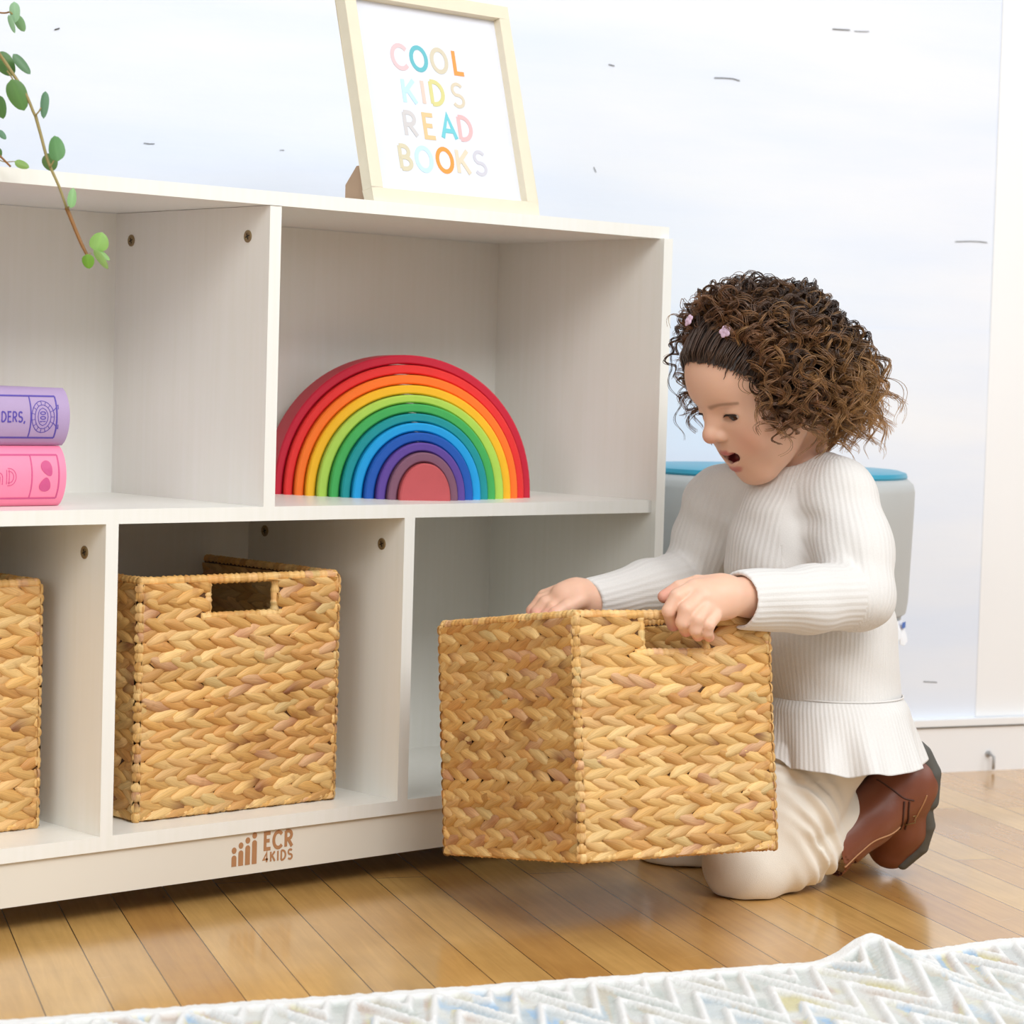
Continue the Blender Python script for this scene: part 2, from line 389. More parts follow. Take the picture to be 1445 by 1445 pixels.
# ================================================================== CABINET
t = NT('white_laminate'); tc = t.node('ShaderNodeTexCoord')
mp = t.node('ShaderNodeMapping'); mp.inputs['Scale'].default_value = (30, 30, 1.2); t.link(tc.outputs['Object'], mp.inputs['Vector'])
n1 = t.node('ShaderNodeTexNoise'); n1.inputs['Scale'].default_value = 5; n1.inputs['Detail'].default_value = 4; t.link(mp.outputs['Vector'], n1.inputs['Vector'])
rp = t.node('ShaderNodeValToRGB'); rp.color_ramp.elements[0].color = (*lin((237, 237, 230)), 1); rp.color_ramp.elements[1].color = (*lin((240, 240, 235)), 1)
rp.color_ramp.elements[0].position = 0.3; rp.color_ramp.elements[1].position = 0.7
t.link(n1.outputs['Fac'], rp.inputs['Fac']); t.link(rp.outputs['Color'], t.b.inputs['Base Color']); t.set(Roughness=0.32)
bp = t.node('ShaderNodeBump'); bp.inputs['Strength'].default_value = 0.06; bp.inputs['Distance'].default_value = 0.001
t.link(n1.outputs['Fac'], bp.inputs['Height']); t.link(bp.outputs['Normal'], t.b.inputs['Normal'])
M_LAM = t.m
M_SKIRT = plain('warm_white_panel', (226, 221, 209), 0.4, 0.02, 5)
M_LOGO = plain('engraved_wood_brown', (176, 128, 88), 0.6, 0.12, 90)
M_SCREW = plain('antique_brass_screw', (150, 130, 96), 0.45, 0.25, 300, metallic=0.5)
M_SCREWD = plain('screw_slot', (30, 24, 16), 0.7)
M_DARK = plain('dark_rubber', (40, 38, 36), 0.7)
CW, TH, ZB, ZM, ZT, DP, EX, RC, ZSK = 1.2192, 0.01535, 0.0736, 0.4142, 0.7550, 0.3055, 0.008, 0.012, 0.0272
cab = thing('storage_cabinet', 'large white five-compartment storage cabinet with wicker baskets in its lower row', 'shelf')
box('side_panel', CW-TH, CW, 0, DP+0.010, ZSK, ZT+0.0006, M_LAM, cab)
box('side_panel', 0, TH, 0, DP+0.010, ZSK, ZT+0.0006, M_LAM, cab)
box('top_board', 0, CW, EX-0.001, DP+0.010, ZT+0.0004, ZT+TH, M_LAM, cab)
box('middle_shelf', TH, CW-TH, EX, DP, ZM, ZM+TH, M_LAM, cab)
box('bottom_board', TH, CW-TH, EX, DP, ZB, ZB+TH, M_LAM, cab)
box('back_panel', TH, CW-TH, DP, DP+0.006, ZB, ZT, M_LAM, cab, bevel=0)
CC = (CW-4*TH)/3
L1, R1, MX = TH+CC, 2*TH+2*CC, CW/2-TH/2
box('divider', MX, MX+TH, EX, DP, ZM+TH, ZT, M_LAM, cab)
box('divider', L1, L1+TH, EX, DP, ZB+TH, ZM, M_LAM, cab)
box('divider', R1, R1+TH, EX, DP, ZB+TH, ZM, M_LAM, cab)
sk = box('base_skirt', TH, CW-TH, RC, RC+0.014, ZSK, ZB-0.0008, M_SKIRT, cab)
box('base_skirt', TH, CW-TH, DP-0.02, DP-0.006, ZSK, ZB-0.0008, M_SKIRT, cab)
for x in (0.05, CW-0.05):
    for y in (0.05, DP-0.05):
        lathe('foot', [(0.020, 0), (0.022, 0.004), (0.022, ZSK+0.004)], M_DARK, cab, 20, origin=(x, y, 0))
        box('foot_block', x-0.03, x+0.03, y-0.024, y+0.024, ZSK+0.004, ZB, M_LAM, cab)
# cam-bolt screws on the left faces of the uprights
def screw(px, py, xw):
    r = c_f + c_r*((px-722.5)/FPX) - c_u*((py-722.5)/FPX)
    p = CAM+r*((xw-CAM.x)/r.x)
    s = lathe('screw', [(0.0068, 0.0), (0.0068, 0.0008), (0.0054, 0.0014), (0.0042, 0.0009)], M_SCREW, cab, 24)
    s.rotation_euler = (0, -math.pi/2, 0); s.location = (xw, p.y, p.z)
    bm = bmesh.new(); add_box(bm, -0.0034, 0.0034, -0.0006, 0.0006, 0.0006, 0.00125); add_box(bm, -0.0006, 0.0006, -0.0034, 0.0034, 0.0006, 0.0013)
    c = bm_obj('cross_slot', bm, M_SCREWD, s); c.rotation_euler = (0, 0, 0.35)
screw(185.5, 339.5, MX); screw(350, 333.5, MX)
screw(119.5, 779.5, L1); screw(539, 767.5, R1); screw(374, 749, R1)
# engraved logo on the skirt (row of four figures, name in two lines)
def on_y(px, py, y):
    r = c_f + c_r*((px-722.5)/FPX) - c_u*((py-722.5)/FPX)
    return CAM+r*((y-CAM.y)/r.y)
pA = on_y(326, 1224.5, RC); pB = on_y(413, 1213, RC)      # baseline of the mark, left and right end
LW = pB.x-pA.x; zb0 = (pA.z+pB.z)/2
parts = []
u = LW/690.0                                               # 1445-px crop units: mark is 690 wide
bars = [(30, 0.098), (105, 0.148), (183, 0.192), (260, 0.24)]
hh = 0.0003
S_ = LW/0.72
for k, (bx, hb) in enumerate([(0.030, 0.105), (0.108, 0.145), (0.186, 0.185), (0.264, 0.225)]):
    w = 0.055
    pts = [(bx-w/2, 0), (bx+w/2, 0), (bx+w/2, hb-w/2)]+[(bx+w/2*math.cos(a), hb-w/2+w/2*math.sin(a)) for a in np.linspace(0.3, math.pi-0.3, 8)]+[(bx-w/2, hb-w/2)]
    m = len(pts); V = [(p[0]*S_, p[1]*S_, 0) for p in pts]+[(p[0]*S_, p[1]*S_, hh) for p in pts]
    parts.append((V, [tuple(range(m, 2*m))]+[(i, (i+1) % m, m+(i+1) % m, m+i) for i in range(m)]))
    parts.append(disc(bx*S_, (hb+0.045)*S_, 0.027*S_, 0.030*S_, hh))
def shift(VF, dx, dy, sc=1.0): return [(v[0]*sc+dx, v[1]*sc+dy, v[2]) for v in VF[0]], VF[1]
V, F, _, wd = lettering('ECR', 0.165*S_, 0.034*S_, hh, gap=0.16)
k = 0.345*S_/wd; parts.append(shift((V, F), 0.372*S_, 0.120*S_, 1)) if False else parts.append(([( v[0]*k+0.372*S_, v[1]+0.118*S_, v[2]) for v in V], F))
V, F, _, wd = lettering('4KIDS', 0.100*S_, 0.019*S_, hh, gap=0.20)
k = 0.350*S_/wd; parts.append(([(v[0]*k+0.366*S_, v[1]-0.002*S_, v[2]) for v in V], F))
V, F = merge(parts)
V = [(pA.x+v[0], RC-v[2]-0.0001, zb0+0.001+v[1]) for v in V]
mesh_obj('logo', V, F, M_LOGO, sk)
# ================================================================== WOVEN BASKETS
t = NT('water_hyacinth'); at_n = t.node('ShaderNodeAttribute'); at_n.attribute_name = 'col'
au = t.node('ShaderNodeAttribute'); au.attribute_name = 'fib'
mp = t.node('ShaderNodeMapping'); mp.inputs['Scale'].default_value = (0.9, 9.0, 60.0); t.link(au.outputs['Color'], mp.inputs['Vector'])
n1 = t.node('ShaderNodeTexNoise'); n1.inputs['Scale'].default_value = 1.3; n1.inputs['Detail'].default_value = 4; t.link(mp.outputs['Vector'], n1.inputs['Vector'])
rp = t.node('ShaderNodeValToRGB'); rp.color_ramp.elements[0].position = 0.3; rp.color_ramp.elements[0].color = (0.74, 0.68, 0.60, 1); rp.color_ramp.elements[1].position = 0.66; rp.color_ramp.elements[1].color = (1.12, 1.1, 1.06, 1)
t.link(n1.outputs['Fac'], rp.inputs['Fac'])
mx = t.node('ShaderNodeMix', data_type='RGBA', blend_type='MULTIPLY'); mx.inputs[0].default_value = 0.75
t.link(at_n.outputs['Color'], mx.inputs[6]); t.link(rp.outputs['Color'], mx.inputs[7])
tc = t.node('ShaderNodeTexCoord'); n2 = t.node('ShaderNodeTexNoise'); n2.inputs['Scale'].default_value = 55; n2.inputs['Detail'].default_value = 3; t.link(tc.outputs['Object'], n2.inputs['Vector'])
r2 = t.node('ShaderNodeValToRGB'); r2.color_ramp.elements[0].position = 0.62; r2.color_ramp.elements[0].color = (0, 0, 0, 1); r2.color_ramp.elements[1].position = 0.78; r2.color_ramp.elements[1].color = (0.6, 0.6, 0.6, 1)
t.link(n2.outputs['Fac'], r2.inputs['Fac'])
m3 = t.node('ShaderNodeMix', data_type='RGBA'); m3.inputs[7].default_value = (*lin((168, 112, 62)), 1)
t.link(r2.outputs['Color'], m3.inputs[0]); t.link(mx.outputs[2], m3.inputs[6]); t.link(m3.outputs[2], t.b.inputs['Base Color'])
t.set(Roughness=0.52)
bp = t.node('ShaderNodeBump'); bp.inputs['Strength'].default_value = 0.35; bp.inputs['Distance'].default_value = 0.0012
t.link(n1.outputs['Fac'], bp.inputs['Height']); t.link(bp.outputs['Normal'], t.b.inputs['Normal'])
M_WEAVE = t.m
M_CORE = plain('basket_core', (92, 62, 34), 0.9, 0.15, 60)
NU, NV = 10, 7
_u = np.linspace(-1, 1, NU); _v = np.linspace(-1, 1, NV)
UU, VV = np.meshgrid(_u, _v, indexing='ij')
_i, _j = np.meshgrid(np.arange(NU-1), np.arange(NV-1), indexing='ij')
LEAF_F = np.stack([_i*NV+_j, (_i+1)*NV+_j, (_i+1)*NV+_j+1, _i*NV+_j+1], -1).reshape(-1, 4)
def straw(r, tone):
    base = np.array([(226,186,120),(220,176,108),(230,194,132),(212,166,98),(224,182,122),(208,158,94)][r.integers(6)], float)
    q = r.random()
    end = base
    if q < 0.05: end = np.array((136, 84, 48.))
    elif q < 0.11: base = np.array((216, 172, 128.)); end = np.array((190, 138, 100.))
    elif q < 0.14: base = np.array((212, 182, 124.)); end = base
    elif q < 0.40: end = base*np.array((.90, .84, .76))
    k = (0.94+0.10*r.random())*np.array(tone)
    return np.array([lin(tuple(np.clip(base*k, 0, 255))), lin(tuple(np.clip(end*k, 0, 255)))])
def leaf(r, s, z, L, Wd, ang, bulge, tilt):
    """one strand lobe of the braid in panel coords (s, z, out)"""
    w = Wd/2*np.power(np.clip(1-np.abs(UU)**2.3, 0, 1), 0.72)
    a = UU*L/2; b = VV*w + 0.12*Wd*(UU**2-0.4)*r.normal(0, .7)
    out = bulge*np.power(np.clip(1-VV**2, 0, 1), 0.55)*np.power(np.clip(1-np.abs(UU)**5, 0, 1), 0.6)*(0.85+0.3*r.random()) - tilt*UU
    out = out+0.0004*np.sin(VV*9+r.random()*6)*(1-VV**2)
    ca, sa = math.cos(ang), math.sin(ang)
    return np.stack([s+a*ca-b*sa, z+a*sa+b*ca, out], -1).reshape(-1, 3)
def weave(r, W, H, direction, hole, tone, edge=0.011, nb=12):
    """all lobes of one woven panel -> V(s,z,out), F, col, fib"""
    hb = H/nb; pitch = hb*1.28; Vs = []; Fs = []; Cs = []; Fb = []; off = 0
    def push(P, c):
        nonlocal off
        fl = 1 if r.random() < .6 else -1
        Vs.append(P); Fs.append(LEAF_F+off); off += len(P); w_ = np.clip((UU.ravel()*fl+0.25)/0.9, 0, 1)[:, None]*np.clip(1.1-0.5*np.abs(VV.ravel()), 0, 1)[:, None]; Cs.append(c[0][None]*(1-w_)+c[1][None]*w_)
        Fb.append(np.stack([UU.ravel(), VV.ravel(), np.full(len(P), r.random())], -1))
    for b in range(nb):
        zc = (b+0.5)*hb+r.normal(0, 0.0006)
        rowtone = np.array([1, 1, 1.])*(0.95+0.1*r.random())
        ph = r.random()
        n = int(W/pitch)+3
        for k in range(-1, n):
            for up in (1, -1):
                s = (k+ph+(0.12 if up > 0 else 0.5))*pitch+r.normal(0, .0012)
                if s < -edge*0.6 or s > W+edge*0.6: continue
                z = zc+up*hb*0.245+r.normal(0, .0005)
                if hole and hole[0]-0.002 < s < hole[1]+0.002 and hole[2]-0.003 < z < hole[3]+0.004: continue
                ang = -direction*up*math.radians(17+r.normal(0, 3))
                P = leaf(r, s, z, pitch*1.80*(0.92+.16*r.random()), hb*0.715, ang, 0.0052, direction*0.0026)
                P[:, 0] = np.clip(P[:, 0], edge*0.45, W-edge*0.45); P[:, 1] = np.clip(P[:, 1], 0.002, H-0.002)
                if hole:
                    ins = (P[:, 0] > hole[0]) & (P[:, 0] < hole[1]) & (P[:, 1] > hole[2]) & (P[:, 1] < hole[3])
                    if ins.any():
                        if s < hole[0]: P[ins, 0] = hole[0]
                        elif s > hole[1]: P[ins, 0] = hole[1]
                        elif z < hole[2]: P[ins, 1] = hole[2]
                        else: P[ins, 1] = hole[3]
                push(P, straw(r, tone)*rowtone)
        for s in (edge*0.42, W-edge*0.42):   # wrapped ends of each braid
            for q in (0.26, 0.74):
                P = leaf(r, s, (b+q)*hb+r.normal(0, .0008), hb*0.62, edge*1.05, math.pi/2+r.normal(0, .12), 0.0052, 0)
                push(P, straw(r, np.array(tone)*1.02))
    return np.concatenate(Vs), np.concatenate(Fs), np.concatenate(Cs), np.concatenate(Fb)
def cord(r, path, rad, tone, nseg=8, step=0.0016):
    P = np.array(path, float); d = np.r_[0, np.cumsum(np.linalg.norm(np.diff(P, axis=0), axis=1))]
    n = max(4, int(d[-1]/step)); tt = np.linspace(0, d[-1], n)
    Q = np.stack([np.interp(tt, d, P[:, k]) for k in range(3)], -1)
    R = rad*(0.88+0.2*np.abs(np.sin(tt/0.0075*math.pi+r.random()))+0.06*r.normal(size=n))
    V, F = tubes([Q], [R], nseg)
    blk = np.array([straw(r, tone)[0] for _ in range(int(d[-1]/0.011)+2)])
    c = blk[(tt/0.011).astype(int)]
    C = np.repeat(c, nseg, 0)
    fib = np.stack([np.repeat(tt*60, nseg), np.tile(np.linspace(-1, 1, nseg), n), np.full(n*nseg, r.random())], -1)
    return V, F, C, fib
def panel_place(P, W, D, H, side):
    """panel coords -> basket coords (origin centre of base). s runs left->right as seen from outside"""
    s, z, o = P[:, 0], P[:, 1], P[:, 2]
    if side == 'front': return np.stack([s-W/2, -D/2+0.006-o, z], -1)
    if side == 'back':  return np.stack([W/2-s, D/2-0.006+o, z], -1)
    if side == 'left':  return np.stack([-W/2+0.006-o, D/2-s, z], -1)
    return np.stack([W/2-0.006+o, s-D/2, z], -1)
def panel_inner(P, W, D, H, side):
    s, z, o = P[:, 0], P[:, 1], P[:, 2]
    if side == 'front': return np.stack([s-W/2, -D/2+0.012+o, z], -1)
    if side == 'back':  return np.stack([W/2-s, D/2-0.012-o, z], -1)
    if side == 'left':  return np.stack([-W/2+0.012+o, D/2-s, z], -1)
    return np.stack([W/2-0.012-o, s-D/2, z], -1)
def build_basket(label, W, D, H, seed, tone=(1, 1, 1), dirs=None):
    r = np.random.default_rng(seed)
    root = thing('wicker_basket', label, 'basket', group='woven storage baskets')
    dirs = dirs or {'front': 1, 'left': -1, 'right': 1, 'back': -1}
    hole = (W*0.342, W*0.672, H*0.838, H*0.974)
    for side in ('front', 'left', 'right', 'back'):
        ww = W if side in ('front', 'back') else D
        hl = hole if side in ('front', 'back') else None
        if side == 'back': hl = (W-hole[1], W-hole[0], hole[2], hole[3])
        Va, Fa, Ca, Ba = weave(r, ww, H-0.004, dirs[side], hl, tone)
        Vi, Fi, Ci, Bi = weave(r, ww-0.02, H-0.006, -dirs[side], None if not hl else (hl[0]-0.01, hl[1]-0.01, hl[2], hl[3]), np.array(tone)*0.97)
        Vi = Vi+np.array([0.01, 0, 0]); Vi[:, 2] *= 0.6
        A = panel_place(Va, W, D, H, side); B = panel_inner(Vi, W, D, H, side)
        V = [A, B]; F = [Fa.tolist(), (Fi+len(A)).tolist()]; C = [Ca, Ci]; FB = [Ba, Bi]; off = len(A)+len(B)
        def app(v, f, c, b):
            nonlocal off
            V.append(v); F.append([[q+off for q in ff] for ff in f]); C.append(c); FB.append(b); off += len(v)
        # backing core between the two faces (dark, seen only in the gaps)
        def slab(s0, s1, z0, z1):
            for o0, o1 in ((0.0, -0.006),):
                P = np.array([(s0,z0,o0),(s1,z0,o0),(s1,z1,o0),(s0,z1,o0),(s0,z0,o1),(s1,z0,o1),(s1,z1,o1),(s0,z1,o1)], float)
                app(panel_place(P, W, D, H, side), [[0,1,2,3],[7,6,5,4],[0,4,5,1],[1,5,6,2],[2,6,7,3],[3,7,4,0]], np.repeat(np.array(lin((96, 64, 36)))[None], 8, 0), np.zeros((8, 3)))
        if hl:
            slab(0.004, hl[0], 0.003, H-0.004); slab(hl[1], ww-0.004, 0.003, H-0.004); slab(hl[0], hl[1], 0.003, hl[2])
            for pth in ([(hl[0], hl[2], -0.002), (hl[0]-0.0006, hl[3], -0.002)], [(hl[1], hl[2], -0.002), (hl[1]+0.0006, hl[3], -0.002)],
                        [(hl[0]-0.010, hl[2]-0.002, 0.000), (hl[1]+0.010, hl[2]-0.002, 0.000)]):
                v, f, c, b = cord(r, pth, 0.0048, np.array(tone)*1.04)
                app(panel_place(v, W, D, H, side), f, c, b)
        else: slab(0.004, ww-0.004, 0.003, H-0.004)
        o = mesh_obj('woven_panel', np.concatenate(V), sum(F, []), M_WEAVE, root, smooth=True, attrs={'col': np.concatenate(C), 'fib': np.concatenate(FB)})
        # wrapped rim rod along the top and foot of the panel
        v1, f1, c1, b1 = cord(r, [(0.004, H-0.0035, -0.002), (ww-0.004, H-0.0035, -0.002)], 0.0052, np.array(tone)*1.06)
        v2, f2, c2, b2 = cord(r, [(0.004, 0.0045, 0.000), (ww-0.004, 0.0045, 0.000)], 0.0046, np.array(tone)*1.05)
        mesh_obj('rim_cord', panel_place(v1, W, D, H, side), f1, M_WEAVE, root, smooth=True, attrs={'col': c1, 'fib': b1})
        mesh_obj('bottom_cord', panel_place(v2, W, D, H, side), f2, M_WEAVE, root, smooth=True, attrs={'col': c2, 'fib': b2})
    # woven floor
    Vw, Fw, Cw, Bw = weave(r, W-0.01, D-0.01, 1, None, tone)
    Vb = np.stack([Vw[:, 0]-W/2+0.005, Vw[:, 1]-D/2+0.005, 0.009-Vw[:, 2]*0.9], -1)
    Vb2 = np.array([(-W/2+.004,-D/2+.004,.006),(W/2-.004,-D/2+.004,.006),(W/2-.004,D/2-.004,.006),(-W/2+.004,D/2-.004,.006),(-W/2+.004,-D/2+.004,.012),(W/2-.004,-D/2+.004,.012),(W/2-.004,D/2-.004,.012),(-W/2+.004,D/2-.004,.012)])
    n = len(Vb); F = Fw[:, ::-1].tolist()+[[n+i for i in q] for q in ([3,2,1,0],[4,5,6,7],[0,1,5,4],[1,2,6,5],[2,3,7,6],[3,0,4,7])]
    mesh_obj('bottom_panel', np.r_[Vb, Vb2], F, M_WEAVE, root, smooth=True, attrs={'col': np.r_[Cw, np.repeat(np.array(lin((120, 84, 50)))[None], 8, 0)], 'fib': np.r_[Bw, np.zeros((8, 3))]})
    return root
zsh = ZB+TH
BW, BH = 0.276, 0.262
b2 = build_basket('wicker basket standing inside the middle lower compartment above the logo', BW, BW, BH, 21)
b2.location = (0.4735+BW/2, 0.052+BW/2, zsh+0.0003)
b1 = build_basket('wicker basket in the left lower compartment, cut off by the picture edge', BW, BW, BH, 33)
b1.location = (0.3765-BW/2, 0.082+BW/2, zsh+0.0003)
# the basket being pulled out: tilted, carried by the child
hb = build_basket('wicker basket held off the floor in both hands of the kneeling child', 0.263, 0.263, 0.2557, 57, tone=(0.985, 0.985, 0.985))
HB_R = Matrix.Rotation(-0.1406, 3, 'Z') @ Matrix.Rotation(-0.1411, 3, 'X') @ Matrix.Rotation(0.0297, 3, 'Y')
HB_P = CAM + (Vector((0.7959, -0.3036, 0.0681))-CAM)*0.96
HB_C = HB_P + HB_R @ Vector((0.1315, 0.1315, 0))
hb.matrix_world = Matrix.Translation(HB_C) @ HB_R.to_4x4()
def hbp(x, y, z): return HB_P + HB_R @ Vector((x, y, z))     # point of the held basket, from its near corner

# ================================================================== RAINBOW ARCHES
AR = [  # name colour, rgb, half width, height
 ('dusty red', (186, 80, 84), .0310, .0440), ('mauve', (124, 82, 104), .0425, .0565), ('purple', (92, 64, 152), .0540, .0678), ('deep blue', (10, 84, 176), .0665, .0795),
 ('sky blue', (8, 158, 222), .0788, .0908), ('teal', (0, 146, 150), .0905, .1018), ('green', (64, 172, 86), .1025, .1132), ('lime', (176, 212, 84), .1155, .1238),
 ('yellow', (246, 184, 28), .1275, .1355), ('orange', (252, 118, 30), .1390, .1478), ('bright red', (228, 44, 42), .1500, .1598), ('crimson', (196, 18, 52), .1610, .1718)]
O_R = Vector((0.883, 0.067, ZM+TH)); RZ = math.radians(-26)
def arch_mesh(a, h, ai, hi, D, ch=0.0017, n=56):
    th = np.linspace(0, math.pi, n)
    def curve(a, h):
        x = a*np.cos(th); z = h*np.power(np.sin(th).clip(0), 0.93); return np.stack([x, z], -1)
    V = []; F = []
    if ai is None:
        o = curve(a, h); oc = curve(a-ch, h-ch); oc[:, 1] = np.maximum(oc[:, 1], 0)
        rings = [(oc, 0), (o, ch), (o, D-ch), (oc, D)]
        for c, y in rings: V += [(p[0], y, p[1]) for p in c]
        for k in range(3):
            for i in range(n-1): F.append((k*n+i, k*n+i+1, (k+1)*n+i+1, (k+1)*n+i))
        F.append(tuple(range(n-1, -1, -1))); F.append(tuple(range(3*n, 4*n)))
        F.append((0, n, 2*n, 3*n, 4*n-1, 3*n-1, 2*n-1, n-1))
        return V, F
    prof = [(1, ch, 0), (0, 0, ch), (0, 0, D-ch), (1, ch, D)]
    loops = []
    for (inset, c, y) in prof: loops.append((curve(a-c, h-c), y))
    for (inset, c, y) in prof[::-1]: loops.append((curve(ai+c, hi+c), y))
    for c, y in loops: V += [(p[0], y, max(p[1], 0)) for p in c]
    m = len(loops)
    for k in range(m):
        k2 = (k+1) % m
        for i in range(n-1): F.append((k*n+i, k*n+i+1, k2*n+i+1, k2*n+i))
    F.append(tuple(k*n for k in range(m))); F.append(tuple(k*n+n-1 for k in range(m-1, -1, -1)))
    return V, F
for k, (nm, rgb, a, h) in enumerate(AR):
    prev = AR[k-1] if k else None
    V, F = arch_mesh(a, h, prev[2]+0.0011 if prev else None, prev[3]+0.0011 if prev else None, 0.070)
    mat = plain('painted_wood_'+nm.replace(' ', '_'), rgb, 0.55, 0.07, 60, bump=0.10, bscale=120)
    o = mesh_obj('rainbow_arch' if k else 'rainbow_core', V, F, mat, smooth=True)
    o.data.set_sharp_from_angle(angle=math.radians(24))
    o.location = O_R+Matrix.Rotation(RZ, 3, 'Z') @ Vector((0, 0.0095*k, 0)); o.rotation_euler = (0, 0, RZ)
    lab = {0: 'solid dusty red half-dome block at the centre of the rainbow stacker', 11: 'outermost crimson arch of the wooden rainbow stacker on the shelf'}.get(k, nm+' wooden arch of the rainbow stacker, between '+AR[k-1][0]+' and '+(AR[k+1][0] if k < 11 else ''))
    tag(o, lab, 'toy arch', 'nesting rainbow arches')

# ================================================================== BOOKS
def make_book(label, x1, y0, z0, H, rgb, ink, page=(236, 230, 220), L=0.27, D=0.19, bulge=0.015):
    root = thing('book', label, 'book', (x1-L/2, y0+D/2, z0), group='books stacked on the middle shelf')
    mc = plain('book_cloth_%d_%d_%d' % rgb, rgb, 0.5, 0.03, 120, bump=0.08, bscale=900)
    mi = plain('book_ink_%d_%d_%d' % ink, ink, 0.5, 0.05, 60)
    # closed cover wrapped round the spine: section in (y,z), convex towards the front
    n = 18; zz = np.linspace(0, H, n); rr = 0.004
    yy = -bulge*np.clip(1-np.abs((zz-H/2)/(H/2))**2.1, 0, 1)**0.75
    sec = [(D, 0.0)]+[(y, z) for y, z in zip(yy, zz)]+[(D, H), (D, H-0.004)]
    inner = [(y+0.004 if 0 < i < n-1 else 0.006, min(max(z, 0.004), H-0.004)) for i, (y, z) in enumerate(zip(yy, zz))]
    sec += [(y, z) for y, z in inner[::-1]]+[(D, 0.004)]
    m = len(sec); V = [(-L/2, y-D/2, z) for y, z in sec]+[(L/2, y-D/2, z) for y, z in sec]
    F = [(i, m+i, m+(i+1) % m, (i+1) % m) for i in range(m)]
    # end faces as strips between outer and inner outline
    out = list(range(0, n+2)); inn = [m-1]+list(range(m-2, m-2-n, -1))+[n+2]
    for i in range(n+1):
        F.append((out[i], out[i+1], inn[i+1], inn[i])); F.append((m+inn[i], m+inn[i+1], m+out[i+1], m+out[i]))
    o = mesh_obj('cover', V, F, mc, root, smooth=True); o.data.set_sharp_from_angle(angle=math.radians(40))
    # block filling the cover, its end rounded like the spine
    pts = [(y, z) for y, z in inner]; pts[0] = (0.004, 0.0042); pts[-1] = (0.004, H-0.0042)
    sec = pts+[(D-0.004, H-0.0042), (D-0.004, 0.0042)]; m = len(sec); LL = L/2-0.0008
    V = [(-LL, y-D/2, z) for y, z in sec]+[(LL, y-D/2, z) for y, z in sec]
    F = [(i, (i+1) % m, m+(i+1) % m, m+i)[::-1] for i in range(m)]+[tuple(range(m)), tuple(range(2*m-1, m-1, -1))]
    mesh_obj('book_block', V, F, mc, root)
    def ys(z): return np.interp(z, zz, yy)
    def on_spine(VF, raise_=0.0004):
        V, F = VF
        V2 = [(v[0]-(x1-L/2), ys(v[1]-z0)-D/2-(raise_ if v[2] > 0 else -0.0005), v[1]-z0) for v in V]
        return V2, F
    return root, mi, on_spine, lambda px, py: on_y(px, py, y0-bulge*0.7)
def ribbon(pts, w, step=0.004):
    P = np.array(pts, float); d = np.r_[0, np.cumsum(np.linalg.norm(np.diff(P, axis=0), axis=1))]
    n = max(2, int(d[-1]/step)+1); tt = np.linspace(0, d[-1], n)
    return stroke_poly([(np.interp(q, d, P[:, 0]), np.interp(q, d, P[:, 1])) for q in tt], w, 1)
def spine_art(root, mi, on_spine, P, top, bot, xr, xm, z0, H):
    """frame lines given by px: right line xr, middle line xm, top/bottom rows"""
    zt_, zb_ = z0+H*0.855, z0+H*0.135
    xR = P(xr, (top+bot)/2).x; xM = P(xm, (top+bot)/2).x; xL = xR-0.235
    parts = [ribbon([(xL, zt_), (xR, zt_)], 0.0017), ribbon([(xL, zb_), (xR, zb_)], 0.0017), ribbon([(xR, zb_), (xR, zt_)], 0.0017), ribbon([(xM, zb_), (xM, zt_)], 0.0014)]
    V, F = merge([on_spine(p) for p in parts])
    mesh_obj('spine_border', V, F, mi, root)
    return xL, xM, xR
zsf = ZM+TH
PY = 0.078
pz0, pH = zsf+0.0003, 0.0625
xp = on_y(82, 712, PY).x
book1, mi1, sp1, P1 = make_book('thick pink book lying under the purple book on the shelf', xp, PY, pz0, pH, (250, 140, 172), (206, 84, 136))
xL, xM, xR = spine_art(book1, mi1, sp1, P1, 641, 700, 80, 42, pz0, pH)
xq = on_y(87, 628, PY).x
qz0, qH = pz0+pH+0.0004, 0.0600
book2, mi2, sp2, P2 = make_book('thick lilac book lying on top of the pink book', xq, PY, qz0, qH, (178, 156, 196), (88, 72, 168))
xL2, xM2, xR2 = spine_art(book2, mi2, sp2, P2, 556, 618, 77, 40.5, qz0, qH)
# lilac: end of the title and a round emblem with 100 reading up the spine
zt0 = qz0+qH*0.40
V, F, _, wd = lettering('DERS,', 0.0112, 0.0017, 1, gap=0.10)
V = [(v[0]*.80, v[1], v[2]) for v in V]; wd *= .80
xe = P2(33.5, 588).x
mesh_obj('title', *sp2(([(v[0]+xe-wd, v[1]+zt0, v[2]) for v in V], F)), mi2, book2)
cx = P2(57.5, 588).x; cz = qz0+qH*0.5
parts = [ribbon(arc(cx, cz, .0135, .0165, 0, 360, 30), .0007), ribbon(arc(cx, cz, .0095, .0125, 0, 360, 30), .0006), ribbon(arc(cx, cz, .0060, .0092, 0, 360, 24), .0006)]
for a in range(0, 360, 24): parts.append(ribbon([(cx+.0097*math.cos(math.radians(a)), cz+.0127*math.sin(math.radians(a))), (cx+.0132*math.cos(math.radians(a)), cz+.0162*math.sin(math.radians(a)))], .0005))
vv, ff, _, wd = lettering('100', 0.0066, 0.0009, 1, gap=0.12)
parts.append(([(cx+0.0033-v[1], cz-wd/2+v[0], v[2]) for v in vv], ff))
for sg in (1, -1): parts.append(ribbon([(cx+.012, cz+sg*.006), (cx+.0165, cz+sg*.010), (cx+.019, cz+sg*.014), (cx+.0185, cz+sg*.008)], .0008))
V, F = merge([sp2(p) for p in parts]); mesh_obj('emblem', V, F, mi2, book2)
